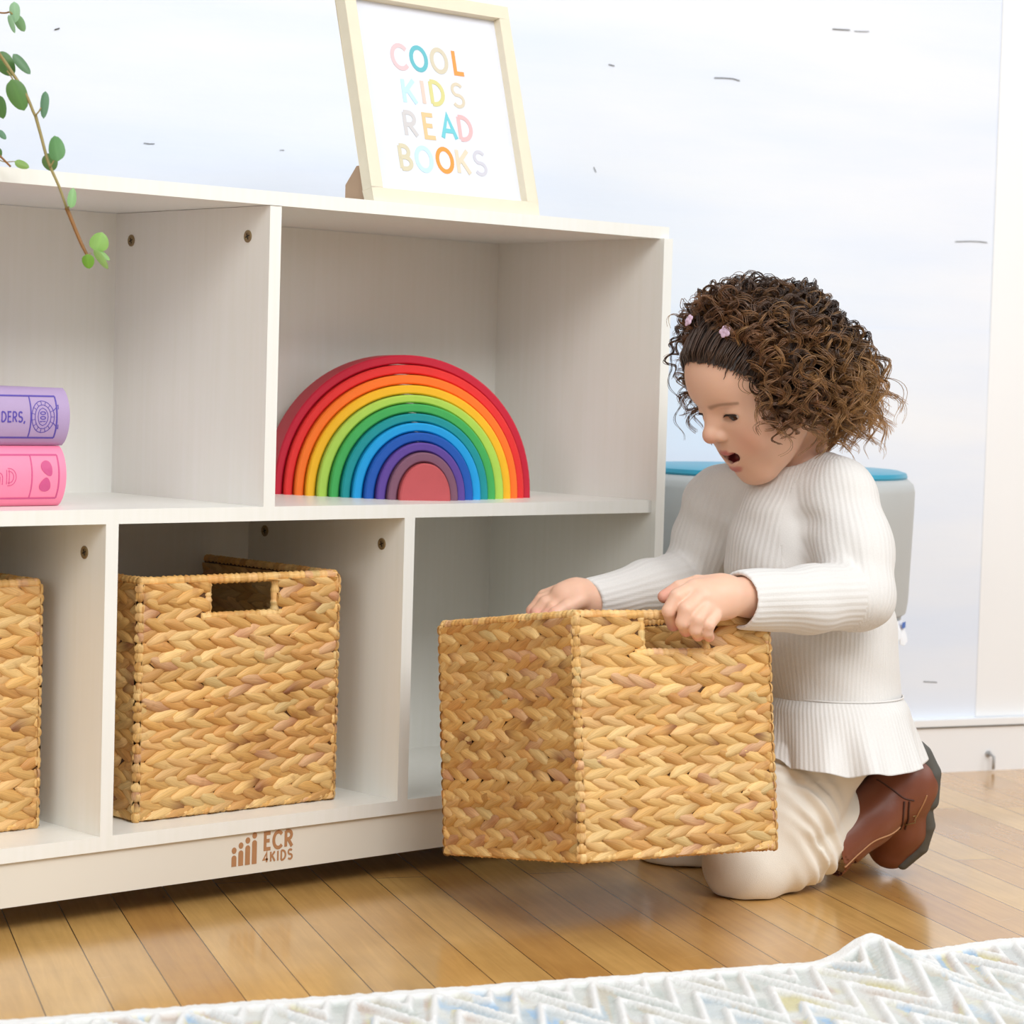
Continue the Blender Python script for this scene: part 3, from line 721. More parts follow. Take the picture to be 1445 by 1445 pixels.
# pink: end of the title in outlined letters, two petal shapes
xe = P1(23, 672).x
def outline(pts_list, w): return [ribbon(p, w, 0.002) for p in pts_list]
h_ = 0.0165; zt1 = pz0+pH*0.36
parts = []
for dx, ch in ((-0.0285, 'n'), (-0.0140, 'D')):
    gw, st = GLYPH[ch]
    for s in st:
        P = np.array([(xe+dx+p[0]*h_*0.95, zt1+p[1]*h_) for p in s]); d = np.gradient(P, axis=0); d /= np.linalg.norm(d, axis=1)[:, None]+1e-9; nn = np.stack([-d[:, 1], d[:, 0]], -1)
        for sg in (1, -1): parts.append(ribbon(P+sg*nn*0.0015, 0.0006, 0.002))
V, F = merge([sp1(p) for p in parts]); mesh_obj('title', V, F, mi1, book1)
def petal(cx, cz, sx, sz, ang):
    a = np.linspace(0, 2*math.pi, 28, endpoint=False)
    x = sx*np.cos(a); z = sz*np.sin(a)*(1-0.35*np.cos(a))
    ca, sa = math.cos(ang), math.sin(ang); pts = [(cx+p*ca-q*sa, cz+p*sa+q*ca) for p, q in zip(x, z)]
    m = len(pts); V = [(*p, 1) for p in pts]+[(cx, cz, 1)]
    return V, [(i, (i+1) % m, m) for i in range(m)]
c1 = P1(64, 661); c2 = P1(61, 683.5)
V, F = merge([sp1(petal(c1.x, c1.z, .0086, .0060, math.radians(-62))), sp1(petal(c2.x, c2.z, .0074, .0064, math.radians(80)))]); mesh_obj('emblem', V, F, mi1, book1)
tag(book1, book1['label'], 'book', book1['group'])

# ================================================================== PICTURE FRAME
M_FRAME = plain('pale_birch_frame', (230, 221, 198), 0.5, 0.05, 40)
M_PRINT = plain('print_paper', (224, 229, 240), 0.6, 0.01, 10)
M_CARD = plain('brown_card_easel', (176, 148, 122), 0.8, 0.06, 50)
ztop = ZT+TH
FY = 0.018
fx0 = on_y(528, 281, FY).x; fx1 = on_y(762, 303.5, FY).x
FWd = fx1-fx0; LEAN = math.radians(-15.0); FH = 0.262
fr = thing('picture_frame', 'pale wood picture frame with a lettered print leaning on top of the cabinet', 'picture frame', ((fx0+fx1)/2, FY, ztop+0.0006))
FRM = Matrix.Translation(Vector(((fx0+fx1)/2, FY, ztop+0.0006))) @ Matrix.Rotation(LEAN, 4, 'X')
fr.rotation_euler = (LEAN, 0, 0)
bw, fd = 0.0165, 0.017
bm = bmesh.new(); a = FWd/2
for (x0, x1, z0, z1) in ((-a, a, 0, bw), (-a, a, FH-bw, FH), (-a, -a+bw, bw, FH-bw), (a-bw, a, bw, FH-bw)): add_box(bm, x0, x1, 0, fd, z0, z1)
bmesh.ops.remove_doubles(bm, verts=bm.verts, dist=1e-6)
for v in bm.verts:      # foot of the frame cut flat so that it stands on the board
    if v.co.z < 1e-5: v.co.z = v.co.y*math.tan(-LEAN)
bm_obj('frame', bm, M_FRAME, fr, bevel=0.0008)
pr = box('print', -a+bw-0.002, a-bw+0.002, fd-0.006, fd-0.002, bw-0.002, FH-bw+0.002, M_PRINT, fr, bevel=0)
box('backing_board', -a+0.004, a-0.004, fd-0.002, fd, 0.006, FH-0.004, M_CARD, fr, bevel=0)
INV = FRM.inverted()
def on_print(px, py):
    rr_ = (c_f + c_r*((px-722.5)/FPX) - c_u*((py-722.5)/FPX))
    o_ = INV @ CAM; d_ = INV.to_3x3() @ rr_
    s = (fd-0.006-o_.y)/d_.y; p = o_+d_*s; return p.x, p.z
rows = [('C',468,362,(222,196,200)),('O',590,375,(104,188,200)),('O',720,388,(212,204,182)),('L',838,400,(238,158,82)),
        ('K',528,582,(192,228,250)),('I',618,588,(224,204,192)),('D',706,595,(216,212,146)),('S',840,608,(216,206,184)),
        ('R',537,790,(206,204,205)),('E',655,805,(228,198,150)),('A',780,810,(118,204,216)),('D',885,820,(228,186,188)),
        ('B',507,1003,(212,205,178)),('O',625,1015,(196,232,250)),('O',757,1022,(240,158,74)),('K',872,1032,(224,212,188)),('S',982,1040,(206,206,216))]
V = []; F = []; MI = []; MATS = []
for k, (ch, cx, cy, rgb) in enumerate(rows):
    x, z = on_print(460+cx/4.516, cy/4.516)
    gw, st = GLYPH[ch]; sz = 0.0305; wx = 1.12
    for s in st:
        v, f = stroke_poly([(x+(p[0]-gw/2)*sz*wx, z+(p[1]-0.5)*sz) for p in s], 0.0054 if ch not in 'S' else 0.0042, 0.0003*(1+.25*[id(q) for q in st].index(id(s))))
        o = len(V); V += [(q[0], fd-0.006-q[2]-0.0001, q[1]) for q in v]; F += [tuple(o+i for i in ff) for ff in f]; MI += [k]*len(f)
    MATS.append(plain('print_ink_%d' % k, rgb, 0.7, 0.02, 30))
mesh_obj('lettering', V, F, None, pr, mats=MATS, mat_idx=MI)
# card easel foot behind, its lower corner showing left of the frame
def eas(px, py, xw):
    rr_ = (c_f + c_r*((px-722.5)/FPX) - c_u*((py-722.5)/FPX)); return CAM+rr_*((xw-CAM.x)/rr_.x)
ex = fx0+0.004
eb = eas(487, 277, ex); ec = eas(487, 252, ex)
V = []; xs = (ex, ex+0.06)
prof = [(FY+0.022, 0.0), (eb.y, 0.0), (eb.y, ec.z-eb.z), (FY+0.038, 0.041), (FY+0.030, 0.041)]
for x in xs: V += [(x-(fx0+fx1)/2, p[0]-FY, p[1]) for p in prof]
m = len(prof); F = [tuple(range(m))[::-1], tuple(range(m, 2*m))]+[(i, (i+1) % m, m+(i+1) % m, m+i) for i in range(m)]
RI = Matrix.Rotation(-LEAN, 3, 'X')
V = [tuple(RI @ Vector(v)) for v in V]
mesh_obj('easel_stand', V, F, M_CARD, fr)

# ================================================================== HANGING PLANT
t = NT('leaf_green'); at_n = t.node('ShaderNodeAttribute'); at_n.attribute_name = 'col'
t.link(at_n.outputs['Color'], t.b.inputs['Base Color']); t.set(Roughness=0.45); t.b.inputs['Transmission Weight'].default_value = 0.0
tr = t.node('ShaderNodeBsdfTranslucent'); t.link(at_n.outputs['Color'], tr.inputs['Color'])
ms = t.node('ShaderNodeMixShader'); ms.inputs[0].default_value = 0.3
outn = t.n['Material Output']; t.link(t.b.outputs[0], ms.inputs[1]); t.link(tr.outputs[0], ms.inputs[2]); t.link(ms.outputs[0], outn.inputs['Surface'])
M_LEAF = t.m
M_STEM = plain('green_brown_stem', (150, 136, 84), 0.6, 0.15, 60)
M_STEM2 = plain('red_brown_stem', (140, 96, 44), 0.55, 0.12, 60)
M_POT = plain('white_ceramic_pot', (232, 230, 226), 0.3, 0.02, 10)
M_SOIL = plain('potting_soil', (62, 46, 34), 0.95, 0.3, 200)
plant = thing('trailing_plant', 'trailing plant with round green leaves hanging down over the cabinet edge', 'plant', (0.10, 0.17, ztop))
lathe('pot', [(0.050, 0.0003), (0.058, 0.01), (0.066, 0.09), (0.068, 0.098), (0.062, 0.098), (0.060, 0.085)], M_POT, plant, 40)
lathe('soil', [(0.001, 0.080), (0.0605, 0.082), (0.05, 0.087), (0.001, 0.090)], M_SOIL, plant, 24)
PL = Vector((0.10, 0.17, ztop))
def stem(pts, rad, mat):
    P = smooth_path([tuple(p-PL) for p in pts], 60)
    V, F = tubes([P], [np.linspace(rad, rad*0.75, len(P))], 7)
    mesh_obj('stem', V, F, mat, plant, smooth=True)
D0 = 2.395
stem([Vector((0.12, 0.15, ztop+0.085)), Vector((0.14, 0.09, ztop+0.16)), at(-40, 30, 2.36), at(0, 78, D0), at(18, 104, D0), at(36, 132, D0), at(47, 158, D0), at(52, 168, D0)], 0.0019, M_STEM)
stem([at(50, 163, D0), at(58, 192, D0), at(68, 228, D0-0.004), at(84, 265, D0-0.006), at(94, 294, D0-0.006)], 0.0017, M_STEM)
stem([at(94, 293, D0-0.006), at(104, 318, D0-0.006), at(114, 342, D0-0.006), at(123, 360, D0-0.006)], 0.0021, M_STEM2)
stem([Vector((0.11, 0.17, ztop+0.085)), Vector((0.16, 0.12, ztop+0.17)), at(-50, 10, 2.42), at(0, 18, 2.42), at(14, 17, 2.42)], 0.0011, M_STEM2)
stem([Vector((0.13, 0.16, ztop+0.085)), Vector((0.17, 0.10, ztop+0.10)), at(-60, 140, 2.42), at(-20, 200, 2.42), at(2, 222, 2.42), at(15, 235, 2.42)], 0.0014, M_STEM2)
stem([at(-20, 200, 2.42), at(0, 226, 2.42), at(22, 228, 2.42)], 0.0006, M_STEM)
def leaf_obj(px, py, L, Wd, ang, rgb, d=D0, yaw=0.0, pit=0.0, cup=0.25, fold=0.0):
    """leaf centred at px,py; L, Wd in photo px; ang = direction of tip, degrees in the image (0 right, 90 down)"""
    sc = d/FPX; n, m = 12, 9
    u = np.linspace(-1, 1, n); v = np.linspace(-1, 1, m); U, Vg = np.meshgrid(u, v, indexing='ij')
    w = np.power(np.clip(1-np.abs(U)**2.2, 0, 1), 0.6)*(1-0.16*U)
    X = U*L/2*sc; Y = Vg*w*Wd/2*sc; Z = -cup*(Vg*w*Wd/2*sc)**2/(Wd/2*sc)-0.18*(U**2)*L/2*sc*0.4 + fold*np.abs(Y)
    a = math.radians(ang); tdir = c_r*math.cos(a)-c_u*math.sin(a); sdir = -c_r*math.sin(a)-c_u*math.cos(a); nd = -c_f
    M = Matrix((tdir, sdir, nd)).transposed() @ Matrix.Rotation(pit, 3, 'Y') @ Matrix.Rotation(yaw, 3, 'X')
    c = at(px, py, d)-PL
    P = np.stack([X.ravel(), Y.ravel(), Z.ravel()], -1) @ np.array(M).T+np.array(c)
    i, j = np.meshgrid(np.arange(n-1), np.arange(m-1), indexing='ij'); q = i*m+j
    F = np.stack([q, q+m, q+m+1, q+1], -1).reshape(-1, 4)
    base = np.array(lin(rgb)); vein = np.exp(-(Vg*w/0.10)**2)*0.35+0.12*np.abs(np.sin((U*4-np.abs(Vg)*2.2)*math.pi))*0.5
    C = base[None]*(1+0.25*vein.ravel()[:, None])
    o = mesh_obj('leaf', P, F, M_LEAF, plant, smooth=True, attrs={'col': np.clip(C, 0, 1)})
G = (112, 156, 92); DG = (84, 124, 66); PG = (150, 190, 150); YG = (136, 172, 92); GG = (110, 154, 122)
for a in [(21,17,29,15,88,PG,2.415,.3), (28,33,26,14,62,(128,168,118),2.425,.2), (16,34,27,9,72,PG,2.41,.5), (7,90,40,26,55,DG,D0+.008,.2), (31,90,37,15,50,(96,134,96),D0+.004,.6),
          (25,134,47,28,68,(94,136,72),D0-.004,.15), (62,148,39,14,96,GG,D0-.004,.4), (79,209,38,24,-100,(104,156,98),D0-.010,.15), (71,229,26,22,75,(98,134,74),D0+.008,.3),
          (102,279,30,13,-85,(140,188,124),D0-.012,.5), (140,341,29,27,-75,(142,188,96),D0-.012,.1), (124,369,21,18,80,(120,172,62),D0-.014,.2), (142,366,34,12,55,(150,188,110),D0-.016,.5),
          (145,359,26,10,38,(140,184,108),D0-.012,.7), (1,151,34,16,80,DG,2.43,.2), (3,190,17,9,50,GG,2.43,.3), (31,232,22,12,22,YG,2.42,.3), (-3,216,16,12,80,DG,2.43,.1)]:
    leaf_obj(*a[:7], yaw=a[7]*0.8*(1 if a[0] % 2 else -1), pit=0.15)
for (p0, p1, d) in [((50,163),(58,152),D0-.003), ((70,236),(77,224),D0-.008), ((94,294),(100,288),D0-.009), ((123,361),(128,357),D0-.01), ((123,361),(124,364),D0-.01), ((14,17),(17,20),2.415), ((10,100),(20,116),D0)]:
    P = smooth_path([tuple(at(*p0, d)-PL), tuple((at(*p0, d)+at(*p1, d))/2-PL+Vector((0, -.001, 0))), tuple(at(*p1, d)-PL)], 8)
    V, F = tubes([P], [0.0008], 6); mesh_obj('leaf_stalk', V, F, M_STEM, plant, smooth=True)

# ================================================================== STOOL behind the child
M_GREYV = plain('light_grey_vinyl', (184, 187, 186), 0.5, 0.03, 30, bump=0.05, bscale=400)
M_TEAL = plain('teal_vinyl', (46, 152, 182), 0.35, 0.04, 30)
M_TAGW = plain('white_label', (236, 238, 242), 0.6); M_TAGB = plain('blue_label_print', (52, 104, 190), 0.5)
ST = at(1090, 700, 3.36); ST.z = 0
SR = (at(1288, 700, 3.36)-at(1090, 700, 3.36)).length
stt = thing('stool', 'round grey stool with teal seat behind the child against the wall', 'stool', ST)
zt_ = at(1090, 671, 3.36-SR*0.3).z
zm_ = at(1284, 866, 3.36).z
lathe('body', [(SR-0.010, zm_), (SR-0.006, zm_+0.003), (SR-0.0035, zm_+0.02), (SR, zt_-0.05), (SR+0.0005, zt_-0.018), (SR-0.002, zt_-0.008), (SR-0.010, zt_-0.001), (SR-0.016, zt_)], M_GREYV, stt, 80)
lathe('seat_pad', [(SR-0.013, zt_-0.003), (SR-0.010, zt_+0.002), (SR-0.012, zt_+0.007), (SR-0.022, zt_+0.010), (0.002, zt_+0.012)], M_TEAL, stt, 80)
lathe('base', [(SR-0.040, 0.0003), (SR-0.032, 0.004), (SR-0.020, zm_-0.08), (SR-0.012, zm_-0.004), (SR-0.014, zm_+0.002)], M_GREYV, stt, 80)
# small printed label at the seam
lb = (at(1262, 882, 3.3)-Vector(ST)); ang = math.atan2(lb.y, lb.x)
ld = SR-0.0105
V = []; F = []
for i in range(9):
    a = ang-0.11+0.22*i/8
    for z, o in ((zm_-0.004, 0.0), (zm_-0.030+0.008*math.sin(i), 0.006+0.004*math.sin(i*1.3))):
        V.append(((ld+0.001+o)*math.cos(a), (ld+0.001+o)*math.sin(a), z))
for i in range(8): F.append((2*i, 2*i+2, 2*i+3, 2*i+1))
lbl = mesh_obj('label_flap', V, F, M_TAGW, stt)
sd = lbl.modifiers.new('thickness', 'SOLIDIFY'); sd.thickness = 0.0008
V = []; F = []
for i in range(5):
    a = ang-0.02+0.09*i/4
    for z in (zm_-0.006, zm_-0.014): V.append(((ld+0.007)*math.cos(a), (ld+0.007)*math.sin(a), z))
for i in range(4): F.append((2*i, 2*i+2, 2*i+3, 2*i+1))
lp = mesh_obj('label_print', V, F, M_TAGB, lbl); sd = lp.modifiers.new('thickness', 'SOLIDIFY'); sd.thickness = 0.0006
# ================================================================== SIGNED-DISTANCE MODELLING
def npv(v): return np.array([v[0], v[1], v[2]], float)
class SDF:
    def __init__(s): s.ops = []; s.warp = None
    def cone(s, a, b, ra, rb, k=0.012, mode='u'):
        a, b = npv(a), npv(b); c = (a+b)/2; R = np.linalg.norm(b-a)/2+max(ra, rb)
        s.ops.append(('c', (a, b, ra, rb), k, mode, c, R)); return s
    def chain(s, pts, rads, k=0.010, mode='u', k0=None):
        for i in range(len(pts)-1): s.cone(pts[i], pts[i+1], rads[i], rads[i+1], (k0 if (k0 is not None and i == 0) else k), mode)
        return s
    def ell(s, c, A, r, k=0.012, mode='u'):
        """A: 3x3 whose columns are the axes"""
        s.ops.append(('e', (npv(c), np.array(A, float), np.array(r, float)), k, mode, npv(c), max(r))); return s
    def half(s, p, n, k=0.002, mode='s'):
        s.ops.append(('h', (npv(p), npv(n)/np.linalg.norm(npv(n))), k, mode, None, 1e9)); return s
    @staticmethod
    def prim(t, q, P):
        if t == 'c':
            a, b, ra, rb = q; ab = b-a; L2 = max(ab @ ab, 1e-12)
            tt = np.clip((P-a) @ ab/L2, 0, 1)
            return np.linalg.norm(P-a-tt[:, None]*ab, axis=1)-(ra+(rb-ra)*tt)
        if t == 'e':
            c, A, r = q; L = (P-c) @ A; k0 = np.linalg.norm(L/r, axis=1); k1 = np.linalg.norm(L/(r*r), axis=1)
            return k0*(k0-1)/np.maximum(k1, 1e-9)
        return (P-q[0]) @ q[1]
    def eval(s, P, ops=None):
        d = np.full(len(P), 0.5)
        for (t, q, k, mode, c, R) in (s.ops if ops is None else ops):
            e = SDF.prim(t, q, P)
            if mode == 'u':
                h = np.clip(0.5+0.5*(d-e)/k, 0, 1) if k > 0 else (e < d)*1.0
                d = d*(1-h)+e*h-k*h*(1-h)
            elif mode == 's':      # cut away the inside of e
                h = np.clip(0.5-0.5*(d+e)/k, 0, 1)
                d = d*(1-h)-e*h+k*h*(1-h)
        if s.warp is not None: d = d+s.warp(P)
        return d
    def project(s, P, off=0.0, it=5, ops=None, e=1e-4):
        P = np.array(P, float)
        for _ in range(it):
            d = s.eval(P, ops); g = np.stack([s.eval(P+np.eye(3)[i]*e, ops)-d for i in range(3)], -1)
            P = P-g/(np.linalg.norm(g, axis=1)[:, None]+1e-12)*(d-off)[:, None]
        return P
    def project_out(s, P, off):
        P = np.array(P, float)
        for _ in range(6):
            d = s.eval(P); m = d < off
            if not m.any(): break
            Q = P[m]; g = np.stack([s.eval(Q+np.eye(3)[i]*1e-4)-d[m] for i in range(3)], -1)
            g /= np.linalg.norm(g, axis=1)[:, None]+1e-12; P[m] = Q+g*(off-d[m])[:, None]
        return P
    def hit(s, px, py, d0=2.3, d1=3.3):
        """first point of the surface along the sight line through photo pixel px,py"""
        r = npv(c_f + c_r*((px-722.5)/FPX) - c_u*((py-722.5)/FPX)); o = npv(CAM); t = d0
        for _ in range(90):
            d = s.eval((o+r*t)[None])[0]
            if d < 2e-4 or t > d1: break
            t += max(d*0.8, 2e-4)
        return o+r*t
    def mesh(s, h, B=14):
        lo = np.min([c-R for (_, _, _, m, c, R) in s.ops if c is not None and m == 'u'], axis=0)-0.02
        hi = np.max([c+R for (_, _, _, m, c, R) in s.ops if c is not None and m == 'u'], axis=0)+0.02
        N = np.ceil((hi-lo)/h/B).astype(int)*B
        nb = N//B
        bi = np.stack(np.meshgrid(*[np.arange(n) for n in nb], indexing='ij'), -1).reshape(-1, 3)
        cen = lo+(bi+0.5)*B*h
        rad = B*h*0.5*math.sqrt(3)+2*h
        dc = s.eval(cen); keep = np.abs(dc) < rad*1.2+0.004
        ids = []; pos = []; quads = []
        st = np.array([(N[1]+4)*(N[2]+4), N[2]+4, 1])
        n = B+2
        gi = np.stack(np.meshgrid(np.arange(n), np.arange(n), np.arange(n), indexing='ij'), -1).reshape(-1, 3)-1
        corners = np.array([[x, y, z] for x in (0, 1) for y in (0, 1) for z in (0, 1)])
        edges = [(a, b) for a in range(8) for b in range(a+1, 8) if np.abs(corners[a]-corners[b]).sum() == 1]
        for b, c in zip(bi[keep], cen[keep]):
            ops = [o for o in s.ops if SDF.prim(o[0], o[1], c[None])[0] < (2*rad if o[3] == 'u' else rad)*1.1+o[2]+0.006]
            if not any(o[3] == 'u' for o in ops): continue
            g0 = b*B
            P = lo+(gi+g0)*h
            D = s.eval(P, ops).reshape(n, n, n)
            if D.min() >= 0 or D.max() < 0: continue
            S = D < 0
            m = n-1
            cs = [S[x:x+m, y:y+m, z:z+m] for x, y, z in corners]; cnt = sum(q.astype(int) for q in cs)
            act = np.argwhere((cnt > 0) & (cnt < 8))
            if not len(act): continue
            vals = np.stack([D[act[:, 0]+x, act[:, 1]+y, act[:, 2]+z] for x, y, z in corners], -1)
            acc = np.zeros((len(act), 3)); num = np.zeros(len(act))
            for (i, j) in edges:
                vi, vj = vals[:, i], vals[:, j]; cr_ = (vi < 0) != (vj < 0)
                tt = np.where(cr_, vi/np.where(cr_, vi-vj, 1), 0)
                acc += np.where(cr_[:, None], corners[i]+(corners[j]-corners[i])*tt[:, None], 0); num += cr_
            p = lo+(act-1+g0+acc/num[:, None])*h
            gid = ((act-1+g0+1) @ st)
            ids.append(gid); pos.append(p)
            for ax in range(3):
                o1, o2 = [(1, 2), (2, 0), (0, 1)][ax]
                a = S[1:1+B, 1:1+B, 1:1+B]
                sl = [slice(1, 1+B)]*3; sl[ax] = slice(2, 2+B); bb = S[tuple(sl)]
                idx = np.argwhere(a != bb)
                if not len(idx): continue
                flip = a[idx[:, 0], idx[:, 1], idx[:, 2]]
                base = idx+g0+1
                e1 = np.zeros(3, int); e1[o1] = 1; e2 = np.zeros(3, int); e2[o2] = 1
                q = np.stack([(base-e1-e2) @ st, (base-e2) @ st, base @ st, (base-e1) @ st], -1)
                q[~flip] = q[~flip][:, ::-1]
                quads.append(q)
        ids = np.concatenate(ids); pos = np.concatenate(pos); quads = np.concatenate(quads)
        uid, first = np.unique(ids, return_index=True)
        V = pos[first]; F = np.searchsorted(uid, quads)
        ok = (uid[np.clip(F, 0, len(uid)-1)] == quads).all(1)
        F = F[ok]
        # drop stray islands far smaller than the body of the mesh: none expected
        return V, F
def relax(V, F, it=2, lam=0.5):
    for _ in range(it):
        acc = np.zeros_like(V); n = np.zeros(len(V))
        for k in range(4):
            a, b = F[:, k], F[:, (k+1) % 4]
            np.add.at(acc, a, V[b]); np.add.at(acc, b, V[a]); np.add.at(n, a, 1); np.add.at(n, b, 1)
        V = V+lam*(acc/np.maximum(n, 1)[:, None]-V)
    return V
def quad_obj(name, V, F, mat, parent, attrs=None):
    me = bpy.data.meshes.new(name); nF = len(F)
    me.vertices.add(len(V)); me.vertices.foreach_set('co', np.asarray(V, np.float32).ravel())
    me.loops.add(nF*4); me.loops.foreach_set('vertex_index', np.asarray(F, np.int32).ravel())
    me.polygons.add(nF); me.polygons.foreach_set('loop_start', np.arange(nF, dtype=np.int32)*4)
    me.update(calc_edges=True); me.validate()
    me.polygons.foreach_set('use_smooth', np.ones(len(me.polygons), dtype=bool))
    me.materials.append(mat)
    for k, v in (attrs or {}).items():
        v = np.asarray(v, np.float32)
        if v.ndim == 1: me.attributes.new(k, 'FLOAT', 'POINT').data.foreach_set('value', v)
        else: me.attributes.new(k, 'FLOAT_COLOR', 'POINT').data.foreach_set('color', np.c_[v, np.ones(len(v))].astype(np.float32).ravel())
    o = bpy.data.objects.new(name, me); COL.objects.link(o)
    if parent is not None: o.parent = parent
    return o

# ================================================================== THE CHILD
DH = Vector((math.sin(YAW), math.cos(YAW), 0)); RH = c_r0.copy(); ZU = Vector((0, 0, 1))
J = dict(
 kneeL=at(1054,1219,2.795), hipL=at(1168,1035,2.852), ankL=at(1278,1112,2.885),
 kneeR=at(962,1198,2.985), hipR=at(1130,1035,2.975), ankR=at(1216,1106,3.07),
 pelvis=at(1165,1030,2.885), waist=at(1176,975,2.87), belly=at(1160,890,2.865), chest=at(1128,790,2.865), neck=at(1120,668,2.868),
 shL=at(1192,704,2.795), elL=at(1213,840,2.745), wrL=at(1058,842,2.640),
 shR=at(1012,712,2.935), elR=at(985,806,2.965), wrR=at(836,846,2.835))
child = thing('person', 'curly-haired child in cream knit top and brown boots, kneeling and lifting a wicker basket', 'person', (J['pelvis'].x, J['pelvis'].y, 0))
CH = Vector((J['pelvis'].x, J['pelvis'].y, 0))
# ---------------------------------------------------------------- head frame
PHI, PIT = math.radians(25), math.radians(27)
fh = -RH*math.cos(PHI)-DH*math.sin(PHI)
hl = ZU.cross(fh)
hf = fh*math.cos(PIT)-ZU*math.sin(PIT)
hu = hf.cross(hl)
HA = np.array([npv(hf), npv(hl), npv(hu)]).T
HC = at(1077, 537, 2.82); HCn = npv(HC)
def hp(f, l, u): return HCn+HA @ np.array([f, l, u])
body = SDF()
def he(f, l, u, rf, rl, ru, k=0.012, mode='u', pitch=0.0):
    A = HA
    if pitch:
        c, s_ = math.cos(pitch), math.sin(pitch); A = HA @ np.array([[c, 0, s_], [0, 1, 0], [-s_, 0, c]])
    body.ell(hp(f, l, u), A, (rf, rl, ru), k, mode)
he(-.014, 0, .020, .089, .072, .077, 0.0)
he(.028, 0, .022, .054, .057, .052, .03)
he(.025, 0, -.039, .051, .052, .057, .03)
for s in (1, -1):
    he(.041, s*.0345, -.040, .027, .025, .027, .020)
    body.cone(hp(.004, s*.043, -.047), hp(.046, s*.015, -.087), .0145, .013, .022)
he(.053, 0, -.089, .0165, .018, .0130, .018)
he(.0620, 0, -.058, .017, .025, .020, .018)                     # mouth mound
for s in (1, -1): he(.086, s*.029, -.006, .013, .018, .0115, .012, 's')   # sockets
body.cone(hp(.070, 0, .002), hp(.0845, 0, -.023), .0070, .0090, .010)
he(.0880, 0, -.0275, .0095, .0105, .0090, .006)
for s in (1, -1): he(.0795, s*.0108, -.0315, .0085, .0060, .0060, .004)
for s in (1, -1): he(.0840, s*.0048, -.0375, .0038, .0028, .0030, .002, 's')
EYE = [(.0605, s*.0300, -.0085) for s in (1, -1)]; ER = .0122
for (f, l, u) in EYE:
    he(f, l, u, ER+.0013, ER+.0022, ER+.0012, .0045)
    he(f+.012, l, u-.0034, .010, .0136, .0047, .0012, 's', pitch=0.1)      # slit between the lids
# mouth: open, smiling
for s in (1, -1):
    body.chain([hp(.082, 0, -.0618), hp(.078, s*.012, -.0598), hp(.0515, s*.0325, -.0478)], [.0066, .0062, .0024], .0020, 's')
    body.chain([hp(.073, 0, -.0625), hp(.069, s*.012, -.0602), hp(.052, s*.0270, -.0492)], [.0062, .0058, .0024], .0020, 's')
lipU = [(.0455, .0338, -.0455), (.0695, .0170, -.0520), (.0775, .0055, -.0530), (.0782, 0, -.0538), (.0775, -.0055, -.0530), (.0695, -.0170, -.0520), (.0455, -.0338, -.0455)]
lipL = [(.0455, .0338, -.0462), (.0650, .0190, -.0672), (.0725, .0065, -.0738), (.0735, 0, -.0744), (.0725, -.0065, -.0738), (.0650, -.0190, -.0672), (.0455, -.0338, -.0462)]
body.chain([hp(*p) for p in lipU], [.0016, .0025, .0030, .0028, .0030, .0025, .0016], .003)
body.chain([hp(*p) for p in lipL], [.0016, .0032, .0041, .0042, .0041, .0032, .0016], .003)
for s in (1, -1):
    he(-.014, s*.071, -.014, .015, .0075, .025, .006)
    he(-.010, s*.079, -.012, .008, .005, .014, .004, 's')
HEAD_OPS = list(body.ops)
# ---------------------------------------------------------------- neck, trunk and limbs
nb_ = npv(J['neck'])
body.chain([hp(-.030, 0, -.045), nb_+np.array([0, 0, .015]), npv(J['chest'])], [.037, .036, .050], .02, k0=.016)
body.chain([npv(J[k]) for k in ('chest', 'belly', 'pelvis')], [.056, .058, .058], .03)
body.chain([npv(J['shL']), npv(J['elL']), npv(J['wrL'])], [.030, .025, .0195], .012, k0=.02)
body.cone(J['neck'], J['shL'], .024, .028, .02); body.cone(J['neck'], J['shR'], .024, .028, .02)
body.chain([npv(J['shR']), npv(J['elR']), npv(J['wrR'])], [.030, .025, .0195], .012, k0=.02)
body.chain([npv(J['hipL']), npv(J['kneeL']), npv(J['ankL'])], [.050, .032, .017], .014, k0=.02)
body.chain([npv(J['hipR']), npv(J['kneeR']), npv(J['ankR'])], [.050, .032, .017], .014, k0=.02)
TOE_L = at(1252, 1194, 2.925)
OFF_R = J['ankR']-J['ankL']
body.cone(J['ankL'], TOE_L, .022, .016, .012); body.cone(J['ankR'], TOE_L+OFF_R*Vector((1, 1, 0)).length/OFF_R.length if False else TOE_L+Vector((OFF_R.x, OFF_R.y, 0)), .022, .016, .012)
# ---------------------------------------------------------------- hands
def A_(l): return [npv(at(*p)) for p in l]
fingers = []
def finger(pts, r0, k=.0035):
    P = A_(pts); n = len(P); body.chain(P, [r0*(1-.07*i) for i in range(n)], .0016, k0=k); fingers.append(P[-1])
# left hand closes over the top bar of the near handle
palm = A_([(1058,842,2.640), (1022,842,2.607), (992,846,2.588)])
body.chain(palm, [.0205, .0205, .0175], .012)
body.cone(at(1015,834,2.607), at(979,834,2.588), .0150, .0110, .010)
body.cone(at(1018,852,2.602), at(997,868,2.582), .0150, .0110, .010)
finger([(980,829,2.588), (955,842,2.574), (944,862,2.572), (950,882,2.594)], .0088)
finger([(986,845,2.580), (968,860,2.564), (963,878,2.565), (968,890,2.590)], .0086)
finger([(996,859,2.576), (984,874,2.564), (981,888,2.567), (985,897,2.590)], .0080)
finger([(1009,870,2.578), (1000,882,2.570), (998,892,2.574), (1001,899,2.592)], .0070)
finger([(1012,826,2.609), (984,822,2.608), (958,829,2.607), (937,842,2.606)], .0088, .008)
